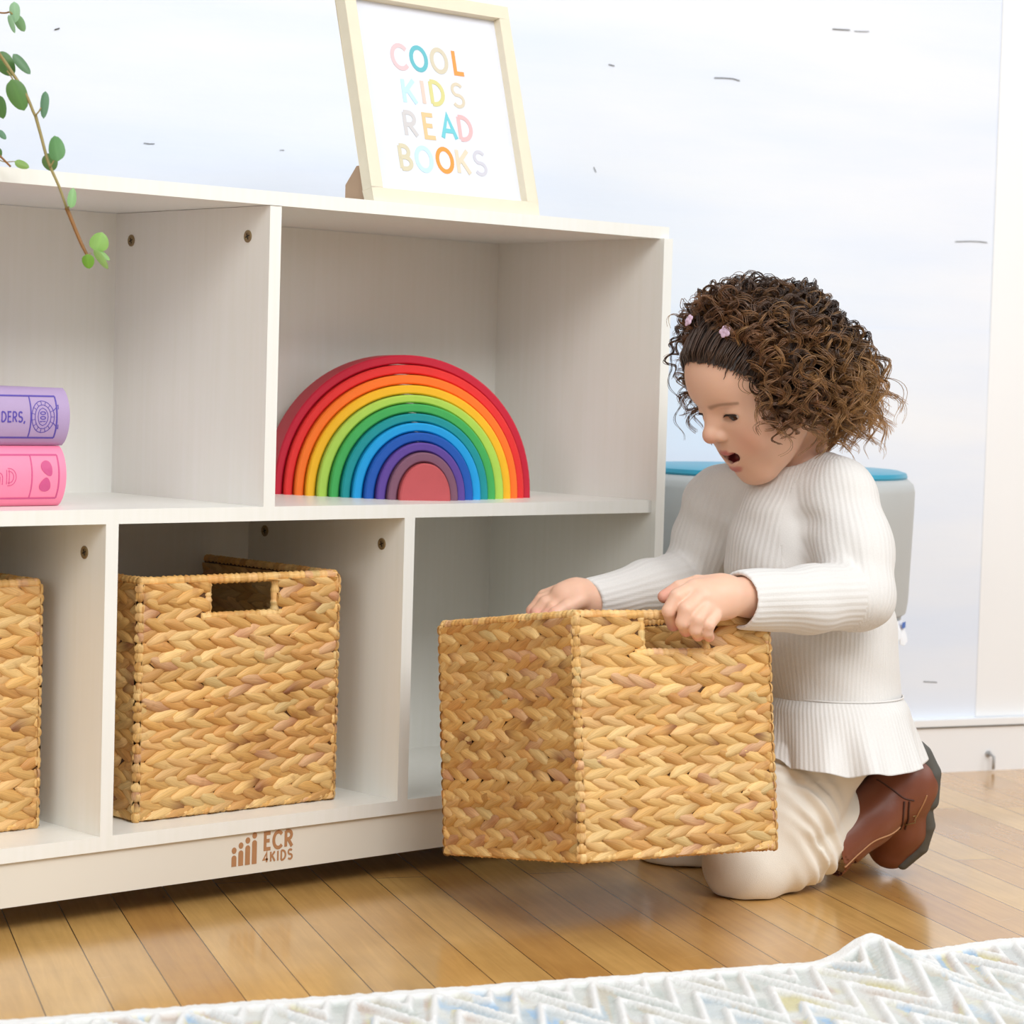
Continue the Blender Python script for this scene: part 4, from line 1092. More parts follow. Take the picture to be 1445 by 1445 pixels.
# right hand over the far rim
body.chain(A_([(836,846,2.835), (812,842,2.824), (795,842,2.818)]), [.0195, .0195, .0160], .012)
finger([(795,832,2.832), (768,842,2.838), (757,858,2.836), (757,874,2.826)], .0090)
finger([(792,838,2.824), (764,848,2.826), (752,862,2.826), (752,876,2.818)], .0090)
finger([(792,845,2.816), (770,851,2.815), (758,864,2.815), (757,877,2.809)], .0086)
finger([(797,850,2.810), (780,857,2.806), (771,868,2.806), (770,878,2.801)], .0078)
finger([(818,848,2.805), (800,857,2.795), (784,866,2.790), (774,874,2.789)], .0092, .008)
Vb, Fb = body.mesh(0.0015)
# paint the skin's own colours
def sm(a, b, x): t_ = np.clip((x-a)/(b-a), 0, 1); return t_*t_*(3-2*t_)
L = (Vb-HCn) @ HA
skin = np.array(lin((233, 187, 160))); blush = np.array(lin((226, 150, 128))); lipc = np.array(lin((192, 88, 90))); inm = np.array(lin((112, 34, 36)))
C = np.repeat(skin[None], len(Vb), 0)
def blend(C, c, w): return C*(1-w[:, None])+c[None]*w[:, None]
for s in (1, -1):
    d = np.linalg.norm((L-np.array([.060, s*.038, -.042]))/np.array([1.6, 1, 1]), axis=1); C = blend(C, blush, 0.35*(1-sm(.004, .030, d)))
d = np.linalg.norm(L-np.array([.095, 0, -.033]), axis=1); C = blend(C, blush, 0.5*(1-sm(.002, .018, d)))
def dchain(pts):
    P = [np.array(p) for p in pts]; d = np.full(len(L), 9.)
    for a, b in zip(P[:-1], P[1:]):
        ab = b-a; t_ = np.clip((L-a) @ ab/(ab @ ab), 0, 1); d = np.minimum(d, np.linalg.norm(L-a-t_[:, None]*ab, axis=1))
    return d
C = blend(C, lipc, 0.80*np.maximum(1-sm(.0042, .0062, dchain(lipU)), 1-sm(.0048, .0068, dchain(lipL))))
cav = np.minimum(dchain([(.082, 0, -.0618), (.078, .012, -.0598), (.0515, .0325, -.0478)]), np.minimum(dchain([(.082, 0, -.0618), (.078, -.012, -.0598), (.0515, -.0325, -.0478)]), np.minimum(dchain([(.073, 0, -.0625), (.069, .012, -.0602), (.052, .027, -.0492)]), dchain([(.073, 0, -.0625), (.069, -.012, -.0602), (.052, -.027, -.0492)]))))/np.interp(np.abs(L[:, 1]), [0, .012, .0325], [.0068, .0064, .0027])
C = blend(C, inm, (1-sm(0.98, 1.10, cav))*(L[:, 0] < .0735))
for s in (1, -1):   # lid creases
    e_ = np.array([.066, s*.0295, .0015]); d = np.linalg.norm((L-e_)/np.array([1, 1.5, .35]), axis=1); C = blend(C, np.array(lin((190, 136, 116))), 0.35*(1-sm(.004, .013, d)))
for s in (1, -1):   # soft eyebrows
    bl_ = [np.array([.080-7.0*x*x, s*x, .0066+.0034*math.sin((x-.012)/.034*2.5)-.0050*(x-.012)/.034]) for x in np.linspace(.012, .046, 10)]
    P_ = [(p-HCn) @ HA for p in body.project(np.array([HCn+HA @ q for q in bl_]), 0, 5, HEAD_OPS)]
    d = dchain(P_); along = np.clip((np.abs(L[:, 1])-.012)/.034, 0, 1)
    C = blend(C, np.array(lin((118, 78, 56))), .55*(1-sm(.0004, .0056-.0026*along, d))*(L[:, 0] > .02))
for p in fingers:
    d = np.linalg.norm(Vb-p, axis=1); C = blend(C, np.array(lin((232, 156, 140))), 0.55*(1-sm(.006, .020, d)))
t = NT('skin'); at_n = t.node('ShaderNodeAttribute'); at_n.attribute_name = 'col'; t.link(at_n.outputs['Color'], t.b.inputs['Base Color'])
t.set(Roughness=0.45); t.b.inputs['Subsurface Weight'].default_value = 0.18; t.b.inputs['Subsurface Radius'].default_value = (0.012, 0.004, 0.002); t.b.inputs['Subsurface Scale'].default_value = 0.35
tc = t.node('ShaderNodeTexCoord'); n1 = t.node('ShaderNodeTexNoise'); n1.inputs['Scale'].default_value = 900; t.link(tc.outputs['Object'], n1.inputs['Vector'])
bp = t.node('ShaderNodeBump'); bp.inputs['Strength'].default_value = 0.06; bp.inputs['Distance'].default_value = 0.0006; t.link(n1.outputs['Fac'], bp.inputs['Height']); t.link(bp.outputs['Normal'], t.b.inputs['Normal'])
M_SKIN = t.m
CHn = npv(CH)
quad_obj('body', relax(Vb, Fb, 1, 0.4)-CHn, Fb, M_SKIN, child, {'col': C})
# eyes
t = NT('eye'); at_n = t.node('ShaderNodeAttribute'); at_n.attribute_name = 'col'; t.link(at_n.outputs['Color'], t.b.inputs['Base Color']); t.set(Roughness=0.08); M_EYE = t.m
gaze = np.array([.92, 0.16, -.38]); gaze /= np.linalg.norm(gaze)
for (f, l, u) in EYE:
    nt_, npn = 40, 40; th = np.linspace(0, math.pi, nt_); ph_ = np.linspace(0, 2*math.pi, npn, endpoint=False)
    b1_ = np.cross(gaze, [0, 1, 0]); b1_ /= np.linalg.norm(b1_); b2_ = np.cross(gaze, b1_)
    T_, P_ = np.meshgrid(th, ph_, indexing='ij')
    D_ = np.cos(T_)[..., None]*gaze+np.sin(T_)[..., None]*(np.cos(P_)[..., None]*b1_+np.sin(P_)[..., None]*b2_)
    X = (np.array([f, l, u])+ER*D_.reshape(-1, 3)) @ HA.T+HCn-CHn
    a = T_.ravel(); c = np.where(a[:, None] < .27, np.array(lin((16, 12, 10)))[None], np.where(a[:, None] < .60, np.array(lin((74, 46, 30)))[None], np.array(lin((232, 226, 222)))[None]))
    i, j = np.meshgrid(np.arange(nt_-1), np.arange(npn), indexing='ij'); q = np.stack([i*npn+j, (i+1)*npn+j, (i+1)*npn+(j+1) % npn, i*npn+(j+1) % npn], -1).reshape(-1, 4)
    quad_obj('eye', X, q, M_EYE, child, {'col': c})
M_LASH = plain('dark_lash', (44, 30, 24), 0.6); M_BROW = plain('brown_brow', (146, 104, 80), 0.7)
for n_, (f, l, u) in enumerate(EYE):
    s = 1 if l > 0 else -1
    base = [hp(f+.012, l+dx, u+.0012-20*dx*dx) for dx in np.linspace(-.0130, .0130, 17)]
    P = body.project(np.array(base), 0.0004, 5, HEAD_OPS)
    paths = [P-CHn]; rads = [np.r_[.0003, np.full(15, .00110), .0003]]
    for p in P[1:]:
        o = npv(hf)*.0034-npv(hu)*.0012+npv(hl)*s*.0016; paths.append(np.array([p, p+o*.55, p+o+npv(hu)*.0008])-CHn); rads.append([.00032, .00025, .0001])
    V, F = tubes(paths, rads, 5); mesh_obj('eyelashes', V, F, M_LASH, child, smooth=True)
# tongue
tg = SDF(); tg.ell(hp(.050, 0, -.0685), HA, (.018, .013, .0045)); V, F = tg.mesh(.0012)
quad_obj('tongue', V-CHn, F, plain('tongue_pink', (206, 104, 104), .35), child)
# ear stud
M_GOLD = plain('gold_stud', (214, 170, 90), .25, metallic=1.0)
es = SDF(); p = body.project(np.array([hp(-.010, .078, -.040)]), .0015)[0]; es.ell(p, np.eye(3), (.0024,)*3); V, F = es.mesh(.0007); quad_obj('ear_stud', V-CHn, F, M_GOLD, child)

# ---------------------------------------------------------------- trousers
tr_ = SDF()
tr_.chain([npv(J['pelvis'])+np.array([0, 0, .02]), npv(J['pelvis'])], [.066, .070], .02, k0=0)
for s in 'LR':
    hip, kn, an = J['hip'+s], J['knee'+s], J['ank'+s]
    tr_.chain([npv(hip), npv(hip.lerp(kn, .55)+RH*.004), npv(kn)+np.array([0, 0, .004])], [.060, .058, .049], .02, k0=.02)
    tr_.chain([npv(kn), npv(kn.lerp(an, .24)-ZU*.004), npv(kn.lerp(an, .37)-ZU*.008), npv(kn.lerp(an, .50)), npv(kn.lerp(an, .62))], [.0475, .0460, .0420, .0300, .0275], .010, k0=.012)
tr_.half((0, 0, .0012), (0, 0, 1), .002, 's')
def twarp(P):
    w_ = np.zeros(len(P))
    for s in 'LR':
        kn, an, hip = npv(J['knee'+s]), npv(J['ank'+s]), npv(J['hip'+s])
        dv = (an-kn)/np.linalg.norm(an-kn); q = P-kn; al = q @ dv
        lat = q @ npv(DH)
        w_ += .0022*np.exp(-((al-.075)/.026)**2)*np.sin(al*230+q[:, 2]*150+lat*60+2.2*np.sin(lat*90+q[:, 2]*60))*(np.abs(q[:, 2]) < .12)
        q2 = P-(kn+(hip-kn)*.35); w_ += .0012*np.exp(-(q2**2).sum(1)/.05**2)*np.sin(q2[:, 2]*75+(q2 @ npv(RH))*60+lat*50+2*np.sin(lat*70))
    return w_+.0008*np.sin(P[:, 0]*130)*np.sin(P[:, 1]*120+P[:, 2]*90)
tr_.warp = twarp
Vt_, Ft_ = tr_.mesh(0.0022); Vt_ = relax(Vt_, Ft_, 1, .4)
M_TROU = plain('ivory_corduroy', (238, 232, 220), .85, .03, 30, bump=.25, bscale=1200, sheen=.2)
quad_obj('trousers', Vt_-CHn, Ft_, M_TROU, child)

# ---------------------------------------------------------------- sweater
sw = SDF()
sw.chain([npv(J['neck'])+np.array([0, 0, -.004]), npv(at(1124,726,2.862)), npv(J['chest'])], [.036, .062, .080], .03, k0=0)
sw.chain([npv(J['chest']), npv(J['belly']), npv(at(1178,985,2.868))], [.080, .079, .077], .03)
sw.chain([npv(J['neck']), npv(at(1185,690,2.80))], [.034, .036], .03); sw.chain([npv(J['neck']), npv(at(1020,700,2.93))], [.034, .036], .03)
sw.chain([npv(at(1188,712,2.797)), npv(at(1204,775,2.77)), npv(J['elL'])], [.041, .042, .038], .022, k0=.02)
cuffL = at(1050, 847, 2.6345)
sw.chain([npv(J['elL']), npv(at(1140,846,2.695)), npv(cuffL)], [.038, .036, .0325], .014, k0=.012)
cuffR = at(836, 846, 2.835)
sw.chain([npv(at(1012,716,2.935)), npv(at(1000,765,2.955)), npv(J['elR'])], [.042, .041, .034], .02, k0=.02)
sw.chain([npv(J['elR']), npv(at(915,828,2.90)), npv(cuffR)], [.034, .030, .0255], .014, k0=.012)
# hollow cuffs, neck opening
dL = (cuffL-J['elL']).normalized(); dR = (cuffR-J['elR']).normalized()
sw.cone(cuffL+dL*.04, cuffL-dL*.006, .0275, .0265, .002, 's'); sw.cone(cuffL+dL*.084, cuffL+dL*.0841, .080, .080, .0015, 's')
sw.cone(cuffR+dR*.04, cuffR-dR*.006, .0212, .0205, .002, 's'); sw.cone(cuffR+dR*.084, cuffR+dR*.0841, .080, .080, .0015, 's')
nn_ = (Vector(hp(-.02, 0, -.05))-J['neck']).normalized()
sw.cone(Vector(nb_)+nn_*.06, Vector(nb_)+nn_*.004, .055, .040, .006, 's')
def swarp(P):
    q = P-npv(J['chest'])
    w_ = .0012*np.sin(P[:, 2]*70+P[:, 0]*55)*np.sin(P[:, 1]*60-P[:, 2]*35)
    # folds in the crook of each elbow and at the armholes
    for c, dv, amp, fr in ((npv(at(1195,812,2.735)), npv(dL), .0026, 330), (npv(at(975,790,2.945)), npv(dR), .0024, 330), (npv(at(1160,735,2.775)), npv(ZU+dL*.6), .0012, 190)):
        e_ = P-c; g_ = np.exp(-(e_**2).sum(1)/(.030**2)); w_ = w_+amp*g_*np.sin(e_ @ dv*fr)
    return w_
sw.warp = swarp
Vs_, Fs_ = sw.mesh(0.0020); Vs_ = relax(Vs_, Fs_, 4, .4)
def bone_rib(P, a, b):
    a, b = npv(a), npv(b); ab = b-a; L_ = np.linalg.norm(ab); t_ = ab/L_; e1 = np.cross(t_, [0.2, 0.1, 1.0]); e1 /= np.linalg.norm(e1); e2 = np.cross(t_, e1)
    q = P-a; u_ = np.clip(q @ t_/L_, 0, 1); r_ = q-(u_*L_)[:, None]*t_; return np.linalg.norm(r_, axis=1), np.arctan2(r_ @ e2, r_ @ e1)
def rib_attr(P):
    segs = [(at(1192,650,2.86), J['waist'], .080, .0050, .070), (at(1190,700,2.795), J['elL'], .040, .0066, .038), (J['elL'], cuffL, .034, .0072, .030), (at(1012,705,2.935), J['elR'], .040, .0066, .038), (J['elR'], cuffR, .028, .0072, .026)]
    D_ = []; R_ = []
    for a, b, rr_, pit_, sub in segs:
        d, an = bone_rib(P, a, b); D_.append(d-sub); nrib = round(2*math.pi*rr_/pit_); R_.append(an*nrib)
    k = np.argmin(np.array(D_), 0); return np.cos(np.array(R_)[k, np.arange(len(P))])
rib1 = rib_attr(Vs_)
# gathered peplum below the waist seam
nth, nlv = 420, 44
thv = np.linspace(0, 2*math.pi, nth, endpoint=False); tv = np.linspace(0, 1, nlv)
c0, c1_ = npv(at(1178,980,2.868)), npv(at(1187,1071,2.850))
TH_, TV_ = np.meshgrid(thv, tv, indexing='ij')
rip = .55*np.sin(9*TH_+1.0)+.35*np.sin(14*TH_+2.2)+.25*np.sin(5*TH_+.4)
RR = .0778+.005*np.sin(np.minimum(TV_*8, math.pi/2))+.012*TV_**1.1+.0075*rip*sm(0, 1, TV_)*TV_**.5
cen = c0+(c1_-c0)*TV_[..., None]; cen[..., 2] += (.004*rip*TV_**2)
ELL = (np.cos(TH_)[..., None]*npv(RH)+np.sin(TH_)[..., None]*npv(DH)*(1+.30*TV_**.5)[..., None])
outp = cen+RR[..., None]*ELL
inp = cen+(RR-.0032)[..., None]*ELL
outf = outp.copy()
for _ in range(5):
    outf = tr_.project_out(outf.reshape(-1, 3), .0055).reshape(nth, nlv, 3)
    for _k in range(6):
        sm_ = outf.copy(); sm_[:, 1:-1] = (np.roll(outf, 1, 0)+np.roll(outf, -1, 0))[:, 1:-1]*.25+(outf[:, 2:]+outf[:, :-2])*.25; sm_[:, -1] = (np.roll(outf, 1, 0)+np.roll(outf, -1, 0))[:, -1]*.5
        w_s = np.clip(np.linalg.norm(outf-outp, axis=2)/.004, 0, 1)[..., None]; outf = outf*(1-w_s)+sm_*w_s
outf = tr_.project_out(outf.reshape(-1, 3), .004); inp = outf+(inp-outp).reshape(-1, 3)*np.where(np.abs(outf-outp.reshape(-1, 3)).sum(1) > 1e-6, .5, 1)[:, None]
Vp = np.concatenate([outf, inp]); n1_ = nth*nlv
i, j = np.meshgrid(np.arange(nth), np.arange(nlv-1), indexing='ij'); i2 = (i+1) % nth
F1 = np.stack([i*nlv+j, i*nlv+j+1, i2*nlv+j+1, i2*nlv+j], -1).reshape(-1, 4)
F2 = F1[:, ::-1]+n1_
i = np.arange(nth); i2 = (i+1) % nth
F3 = np.stack([i*nlv+nlv-1, n1_+i*nlv+nlv-1, n1_+i2*nlv+nlv-1, i2*nlv+nlv-1], -1)
rib2 = np.concatenate([np.cos(TH_*102).ravel()]*2)
Vall = np.concatenate([Vs_, Vp]); Fall = np.concatenate([Fs_, F1+len(Vs_), F2+len(Vs_), F3+len(Vs_)])
t = NT('ribbed_knit'); ar = t.node('ShaderNodeAttribute'); ar.attribute_name = 'rib'
tc = t.node('ShaderNodeTexCoord'); n1 = t.node('ShaderNodeTexNoise'); n1.inputs['Scale'].default_value = 650; n1.inputs['Detail'].default_value = 2; t.link(tc.outputs['Object'], n1.inputs['Vector'])
ad = t.node('ShaderNodeMath', operation='MULTIPLY_ADD'); ad.inputs[1].default_value = 0.5; t.link(n1.outputs['Fac'], ad.inputs[0]); t.link(ar.outputs['Fac'], ad.inputs[2])
bp = t.node('ShaderNodeBump'); bp.inputs['Strength'].default_value = 0.32; bp.inputs['Distance'].default_value = 0.0008; t.link(ad.outputs[0], bp.inputs['Height']); t.link(bp.outputs['Normal'], t.b.inputs['Normal'])
mx = t.node('ShaderNodeMix', data_type='RGBA'); mx.inputs[6].default_value = (*lin((217, 214, 210)), 1); mx.inputs[7].default_value = (*lin((229, 226, 222)), 1)
t.link(n1.outputs['Fac'], mx.inputs[0]); t.link(mx.outputs[2], t.b.inputs['Base Color']); t.set(Roughness=0.9); t.b.inputs['Sheen Weight'].default_value = 0.25
M_KNIT = t.m
swo = quad_obj('sweater', Vall-CHn, Fall, M_KNIT, child, {'rib': np.concatenate([rib1, rib2])})
V, F = tubes([[c0+np.array([0, 0, .001])+.0790*np.array([math.cos(a), math.sin(a), 0])-CHn for a in np.linspace(0, 2*math.pi, 90)]], [.0011], 6)
mesh_obj('waist_seam', V, F, M_KNIT, swo, smooth=True)

# ---------------------------------------------------------------- boots
M_BOOT = plain('brown_leather', (122, 68, 47), .38, .16, 26, bump=.10, bscale=160)
M_SOLE = plain('grey_sole', (84, 82, 76), .7, .08, 60)
M_STITCH = plain('tan_welt_stitch', (176, 128, 88), .6); M_SEAM = plain('dark_seam', (70, 36, 24), .6)
M_BUCK = plain('boot_buckle', (132, 104, 66), .35, metallic=.8)
def make_boot(off, detailed):
    def a(px, py, d): return at(px, py, d)+off
    b = SDF()
    b.chain([npv(a(1166,1201,2.838)), npv(a(1225,1152,2.862)), npv(a(1270,1108,2.885))], [.0330, .0325, .0350], .012, k0=0)
    b.ell(a(1281,1095,2.890), np.eye(3), (.036, .036, .036), .02)
    b.chain([npv(a(1275,1112,2.890)), npv(a(1273,1160,2.912)), npv(a(1258,1192,2.928))], [.0350, .0320, .0285], .016, k0=.016)
    dv = (J['ankL']-J['kneeL']).normalized(); op = a(1166,1201,2.838)
    b.cone(op-dv*.05, op+dv*.012, .040, .0295, .003, 's'); b.cone(op-dv*.06, op-dv*.0285, .06, .040, .003, 's')
    s = SDF(); n_ = RH*.94+ZU*.34
    for o in (-.018, -.009, 0, .009, .018):
        w_ = DH*o
        s.chain([npv(a(1297,1062,2.890)+w_), npv(a(1308,1088,2.893)+w_), npv(a(1307,1126,2.900)+w_)], [.0125, .0135, .0120], .0015)
    for o in (-.022, -.011, 0, .011, .022):
        w_ = DH*o
        s.chain([npv(a(1298,1120,2.900)+w_), npv(a(1304,1160,2.915)+w_), npv(a(1295,1190,2.928)+w_), npv(a(1270,1214,2.938)+w_)], [.0095, .0095, .0090, .0070], .0015)
    zmin = .0008
    b.half((0, 0, zmin), (0, 0, 1), .002, 's'); s.half((0, 0, zmin), (0, 0, 1), .002, 's')
    V, F = b.mesh(.0018); bo = quad_obj('boot', V-CHn, F, M_BOOT, child)
    V, F = s.mesh(.0018); quad_obj('sole', V-CHn, F, M_SOLE, bo)
    if detailed:
        def line(pts, r, m, nm, o=.0003):
            P = smooth_path([b.hit(*p) for p in pts], 40); P = b.project(P, o); V, F = tubes([P-CHn], [r], 6); mesh_obj(nm, V, F, m, bo, smooth=True)
        line([(1192,1224),(1212,1205),(1240,1184),(1270,1167)], .0010, M_STITCH, 'welt')
        line([(1290,1158),(1300,1140),(1308,1122)], .0010, M_STITCH, 'welt')
        line([(1237,1100),(1256,1112),(1275,1126),(1290,1130)], .0010, M_SEAM, 'seam', 0)
        for x in (1276, 1283):
            line([(x,1131),(x-1,1145),(x-2,1158),(x-6,1170)], .0013, M_BOOT if False else M_SEAM, 'strap')
        p = b.hit(1284, 1158); u_ = npv(RH); v_ = npv(ZU)
        V, F = tubes([[p+u_*x+v_*y-npv(DH)*.002-CHn for x, y in ((-.006,-.005),(.006,-.002),(.006,.006),(-.006,.003),(-.006,-.005))]], [.0009], 6); mesh_obj('buckle', V, F, M_BUCK, bo, smooth=True)
    return b
bootL = make_boot(Vector((0, 0, 0)), True)
make_boot(Vector((OFF_R.x, OFF_R.y, OFF_R.z*0)), False)

# ---------------------------------------------------------------- hair
hr = np.random.default_rng(11)
SK_C = np.array([-.014, 0, .020]); SK_R = np.array([.090, .073, .078])
hlu = np.array([-.075, -.045, -.035, -.022, .006, .039, .060, .075, .12]); hlf = np.array([-.055, -.040, -.004, .033, .041, .060, .079, .095, .2])
def hairy(p):  # head-local points
    return p[:, 0] < np.interp(p[:, 2], hlu, hlf)
fhn, hun, hln, hfn, zn, rhn, dhn = map(npv, (fh, hu, hl, hf, ZU, RH, DH))
def toW(p): return p @ HA.T+HCn
# dark underlayer
nt_, npn = 90, 140
T_, P_ = np.meshgrid(np.linspace(.0, math.pi*.86, nt_), np.linspace(0, 2*math.pi, npn, endpoint=False), indexing='ij')
S_ = np.stack([np.sin(T_)*np.cos(P_), np.sin(T_)*np.sin(P_), np.cos(T_)], -1).reshape(-1, 3)
cap = SK_C+S_*(SK_R+.0035)
cap = (body.project(toW(cap), .0025, 3, HEAD_OPS[:9])-HCn) @ HA
msk = hairy(cap).reshape(nt_, npn)
i, j = np.meshgrid(np.arange(nt_-1), np.arange(npn), indexing='ij'); j2 = (j+1) % npn
okf = msk[i, j] & msk[i+1, j] & msk[i, j2] & msk[i+1, j2]
capF = np.stack([i*npn+j, (i+1)*npn+j, (i+1)*npn+j2, i*npn+j2], -1)[okf]
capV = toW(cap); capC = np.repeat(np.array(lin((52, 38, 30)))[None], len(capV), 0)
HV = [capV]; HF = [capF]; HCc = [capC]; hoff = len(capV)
N_LOCK = 900
d_ = hr.normal(size=(9000, 3)); d_ /= np.linalg.norm(d_, axis=1)[:, None]
roots = SK_C+d_*(SK_R+.001); keep = hairy(roots+np.array([.018, 0, 0])*(roots[:, 2:3] > .040)) & (roots[:, 2] > -.070); roots = roots[keep]; nrm = (d_/SK_R)[keep]; nrm /= np.linalg.norm(nrm, axis=1)[:, None]
roots = roots[:N_LOCK]; nrm = nrm[:N_LOCK]
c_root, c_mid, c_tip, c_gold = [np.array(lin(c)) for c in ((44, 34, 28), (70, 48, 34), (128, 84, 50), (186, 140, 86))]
NP_ = 46; tt = np.linspace(0, 1, NP_)
for r0, n0 in zip(roots, nrm):
    w0 = toW(r0[None])[0]; nw = HA @ n0
    fr_ = np.clip((r0[0]-.005)/.06, 0, 1)*(.35+.65*np.clip((r0[2]-.02)/.03, 0, 1))                 # 1 at the front hairline
    bk = np.clip((-r0[0]-.0)/.09, 0, 1)                   # 1 at the back
    comb = -hfn*.8+hun*.25+hln*np.sign(r0[1])*.12
    comb = comb-nw*(comb @ nw); comb /= np.linalg.norm(comb)+1e-9
    low = np.clip((.01-r0[2])/.06, 0, 1)
    flat = fr_*.055
    Lk = hr.uniform(.045, .080)*(0.88+.22*bk)*(1-.35*low)*(1-.45*fr_)
    out = hr.uniform(.55, 1.0)*(1-.62*fr_)*(1-.45*low*(1-bk))
    out *= 1-.50*bk*np.clip((r0[2]+.01)/.05, 0, 1)-.12*np.clip((r0[2]-.06)/.03, 0, 1)
    g = np.array([0, 0, -1.0])
    back = -fhn
    p0 = w0
    p1 = w0+comb*flat+nw*(.005+.24*Lk*out)
    p2 = p1+nw*Lk*.34*out+back*Lk*(.04+.06*bk)+g*Lk*(.10+.25*bk)+hr.normal(0, .006, 3)
    p3 = p2+g*Lk*(.50+.35*bk)+nw*Lk*.10*out+back*Lk*.06*bk+hr.normal(0, .008, 3)
    cpath = ((1-tt)**3)[:, None]*p0+(3*(1-tt)**2*tt)[:, None]*p1+(3*(1-tt)*tt**2)[:, None]*p2+(tt**3)[:, None]*p3
    Tn = np.gradient(cpath, axis=0); Tn /= np.linalg.norm(Tn, axis=1)[:, None]+1e-9
    e1 = np.cross(Tn, hr.normal(size=3)); e1 /= np.linalg.norm(e1, axis=1)[:, None]+1e-9; e2 = np.cross(Tn, e1)
    turns = hr.uniform(2.0, 3.6); ph0 = hr.uniform(0, 6.28); sgn = hr.choice([-1, 1]); Rc = hr.uniform(.0060, .0112)*(1-.30*fr_)
    ramp = np.clip((tt-.10-.35*fr_)/.25, 0, 1)
    ns = hr.integers(5, 10)
    if hr.random() < .16: ns = 2; cpath = cpath+(cpath-cpath[0])*hr.uniform(.08, .22)+nw*(tt*.006)[:, None]
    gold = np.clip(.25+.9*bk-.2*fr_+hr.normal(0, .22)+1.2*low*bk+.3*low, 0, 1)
    for _ in range(ns):
        ph1 = ph0+hr.normal(0, .13); off_ = hr.normal(0, .0009, 3); rc = Rc*(1+hr.normal(0, .12))
        an = sgn*turns*2*math.pi*tt+ph1
        P = cpath+off_*(.4+tt)[:, None]+(rc*ramp)[:, None]*(np.cos(an)[:, None]*e1+np.sin(an)[:, None]*e2)
        # keep clear of the scalp
        Lc = (P-HCn) @ HA-SK_C; SR_ = SK_R+np.array([.008*fr_+.004, .004, .005]); q_ = np.sqrt(((Lc/SR_)**2).sum(1)); P = np.where((q_ < 1)[:, None], HCn+(SK_C+Lc/np.maximum(q_, .2)[:, None]) @ HA.T, P)
        T2 = np.gradient(P, axis=0); T2 /= np.linalg.norm(T2, axis=1)[:, None]+1e-9
        a1 = np.cross(T2, [.3, .2, .93]); a1 /= np.linalg.norm(a1, axis=1)[:, None]+1e-9; a2 = np.cross(T2, a1)
        rad = hr.uniform(.00042, .00062)*np.interp(tt, [0, .1, .8, 1], [.7, 1, .9, .35])
        ring = np.stack([P+rad[:, None]*(math.cos(k*2.0944)*a1+math.sin(k*2.0944)*a2) for k in range(3)], 1)
        HV.append(ring.reshape(-1, 3))
        i, k = np.meshgrid(np.arange(NP_-1), np.arange(3), indexing='ij'); k2 = (k+1) % 3
        HF.append(np.stack([i*3+k, i*3+k2, (i+1)*3+k2, (i+1)*3+k], -1).reshape(-1, 4)+hoff); hoff += NP_*3
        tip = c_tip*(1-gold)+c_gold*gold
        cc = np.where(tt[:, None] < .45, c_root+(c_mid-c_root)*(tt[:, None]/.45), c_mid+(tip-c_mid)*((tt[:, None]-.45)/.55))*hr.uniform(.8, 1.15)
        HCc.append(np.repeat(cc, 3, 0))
# hair combed back from the forehead towards the clips, lying on the scalp
NF = 520; NQ = 18; tq = np.linspace(0, 1, NQ)
u_h = hr.uniform(-.020, .062, 9000); l_h = hr.uniform(-.072, .072, 9000)
cand = np.stack([np.interp(u_h, hlu, hlf)-.004+hr.normal(-.001, .0045, 9000), l_h, u_h], -1)
dd_ = np.abs(body.eval(toW(cand), HEAD_OPS[:9])); cand = cand[dd_ < .006][:NF]
if len(cand):
    tgt = np.stack([cand[:, 0]*.20-.022+hr.normal(0, .006, len(cand)), cand[:, 1]*1.02, np.maximum(cand[:, 2]*.62+.048, cand[:, 2])+hr.normal(0, .005, len(cand))], -1)
    pth = cand[:, None, :]+(tgt-cand)[:, None, :]*tq[None, :, None]
    wv = hr.uniform(0, 6.28, len(cand)); amp = hr.uniform(.0006, .0028, len(cand))
    pth[:, :, 1] += (amp[:, None]*2*tq*np.sin(tq*13+wv[:, None])); pth[:, :, 2] += amp[:, None]*1.5*tq*np.sin(tq*11+wv[:, None]*2)
    W_ = body.project(toW(pth.reshape(-1, 3)), .0046, 3, HEAD_OPS[:9]).reshape(len(cand), NQ, 3)
    nrm_w = toW(np.zeros((1, 3)))[0]; lift = (W_-nrm_w); lift /= np.linalg.norm(lift, axis=2)[..., None]
    W_ = W_+lift*((np.sin(tq*math.pi)*.0015-.0025*(tq < .08))[None, :, None]+hr.uniform(-.0012, .0018, len(cand))[:, None, None])
    for P in W_:
        T2 = np.gradient(P, axis=0); T2 /= np.linalg.norm(T2, axis=1)[:, None]+1e-9
        a1 = np.cross(T2, lift[0, 0]); a1 /= np.linalg.norm(a1, axis=1)[:, None]+1e-9; a2 = np.cross(T2, a1)
        rad = hr.uniform(.0005, .0010)*np.interp(tq, [0, .1, .85, 1], [.35, 1, 1, .5])
        ring = np.stack([P+rad[:, None]*(math.cos(k*2.0944)*a1+math.sin(k*2.0944)*a2) for k in range(3)], 1)
        HV.append(ring.reshape(-1, 3)); i, k = np.meshgrid(np.arange(NQ-1), np.arange(3), indexing='ij'); k2 = (k+1) % 3
        HF.append(np.stack([i*3+k, i*3+k2, (i+1)*3+k2, (i+1)*3+k], -1).reshape(-1, 4)+hoff); hoff += NQ*3
        HCc.append(np.repeat((c_root*.9+c_mid*(.55+.5*tq[:, None])+c_tip*.10)*hr.uniform(.6, 1.35), 3, 0))
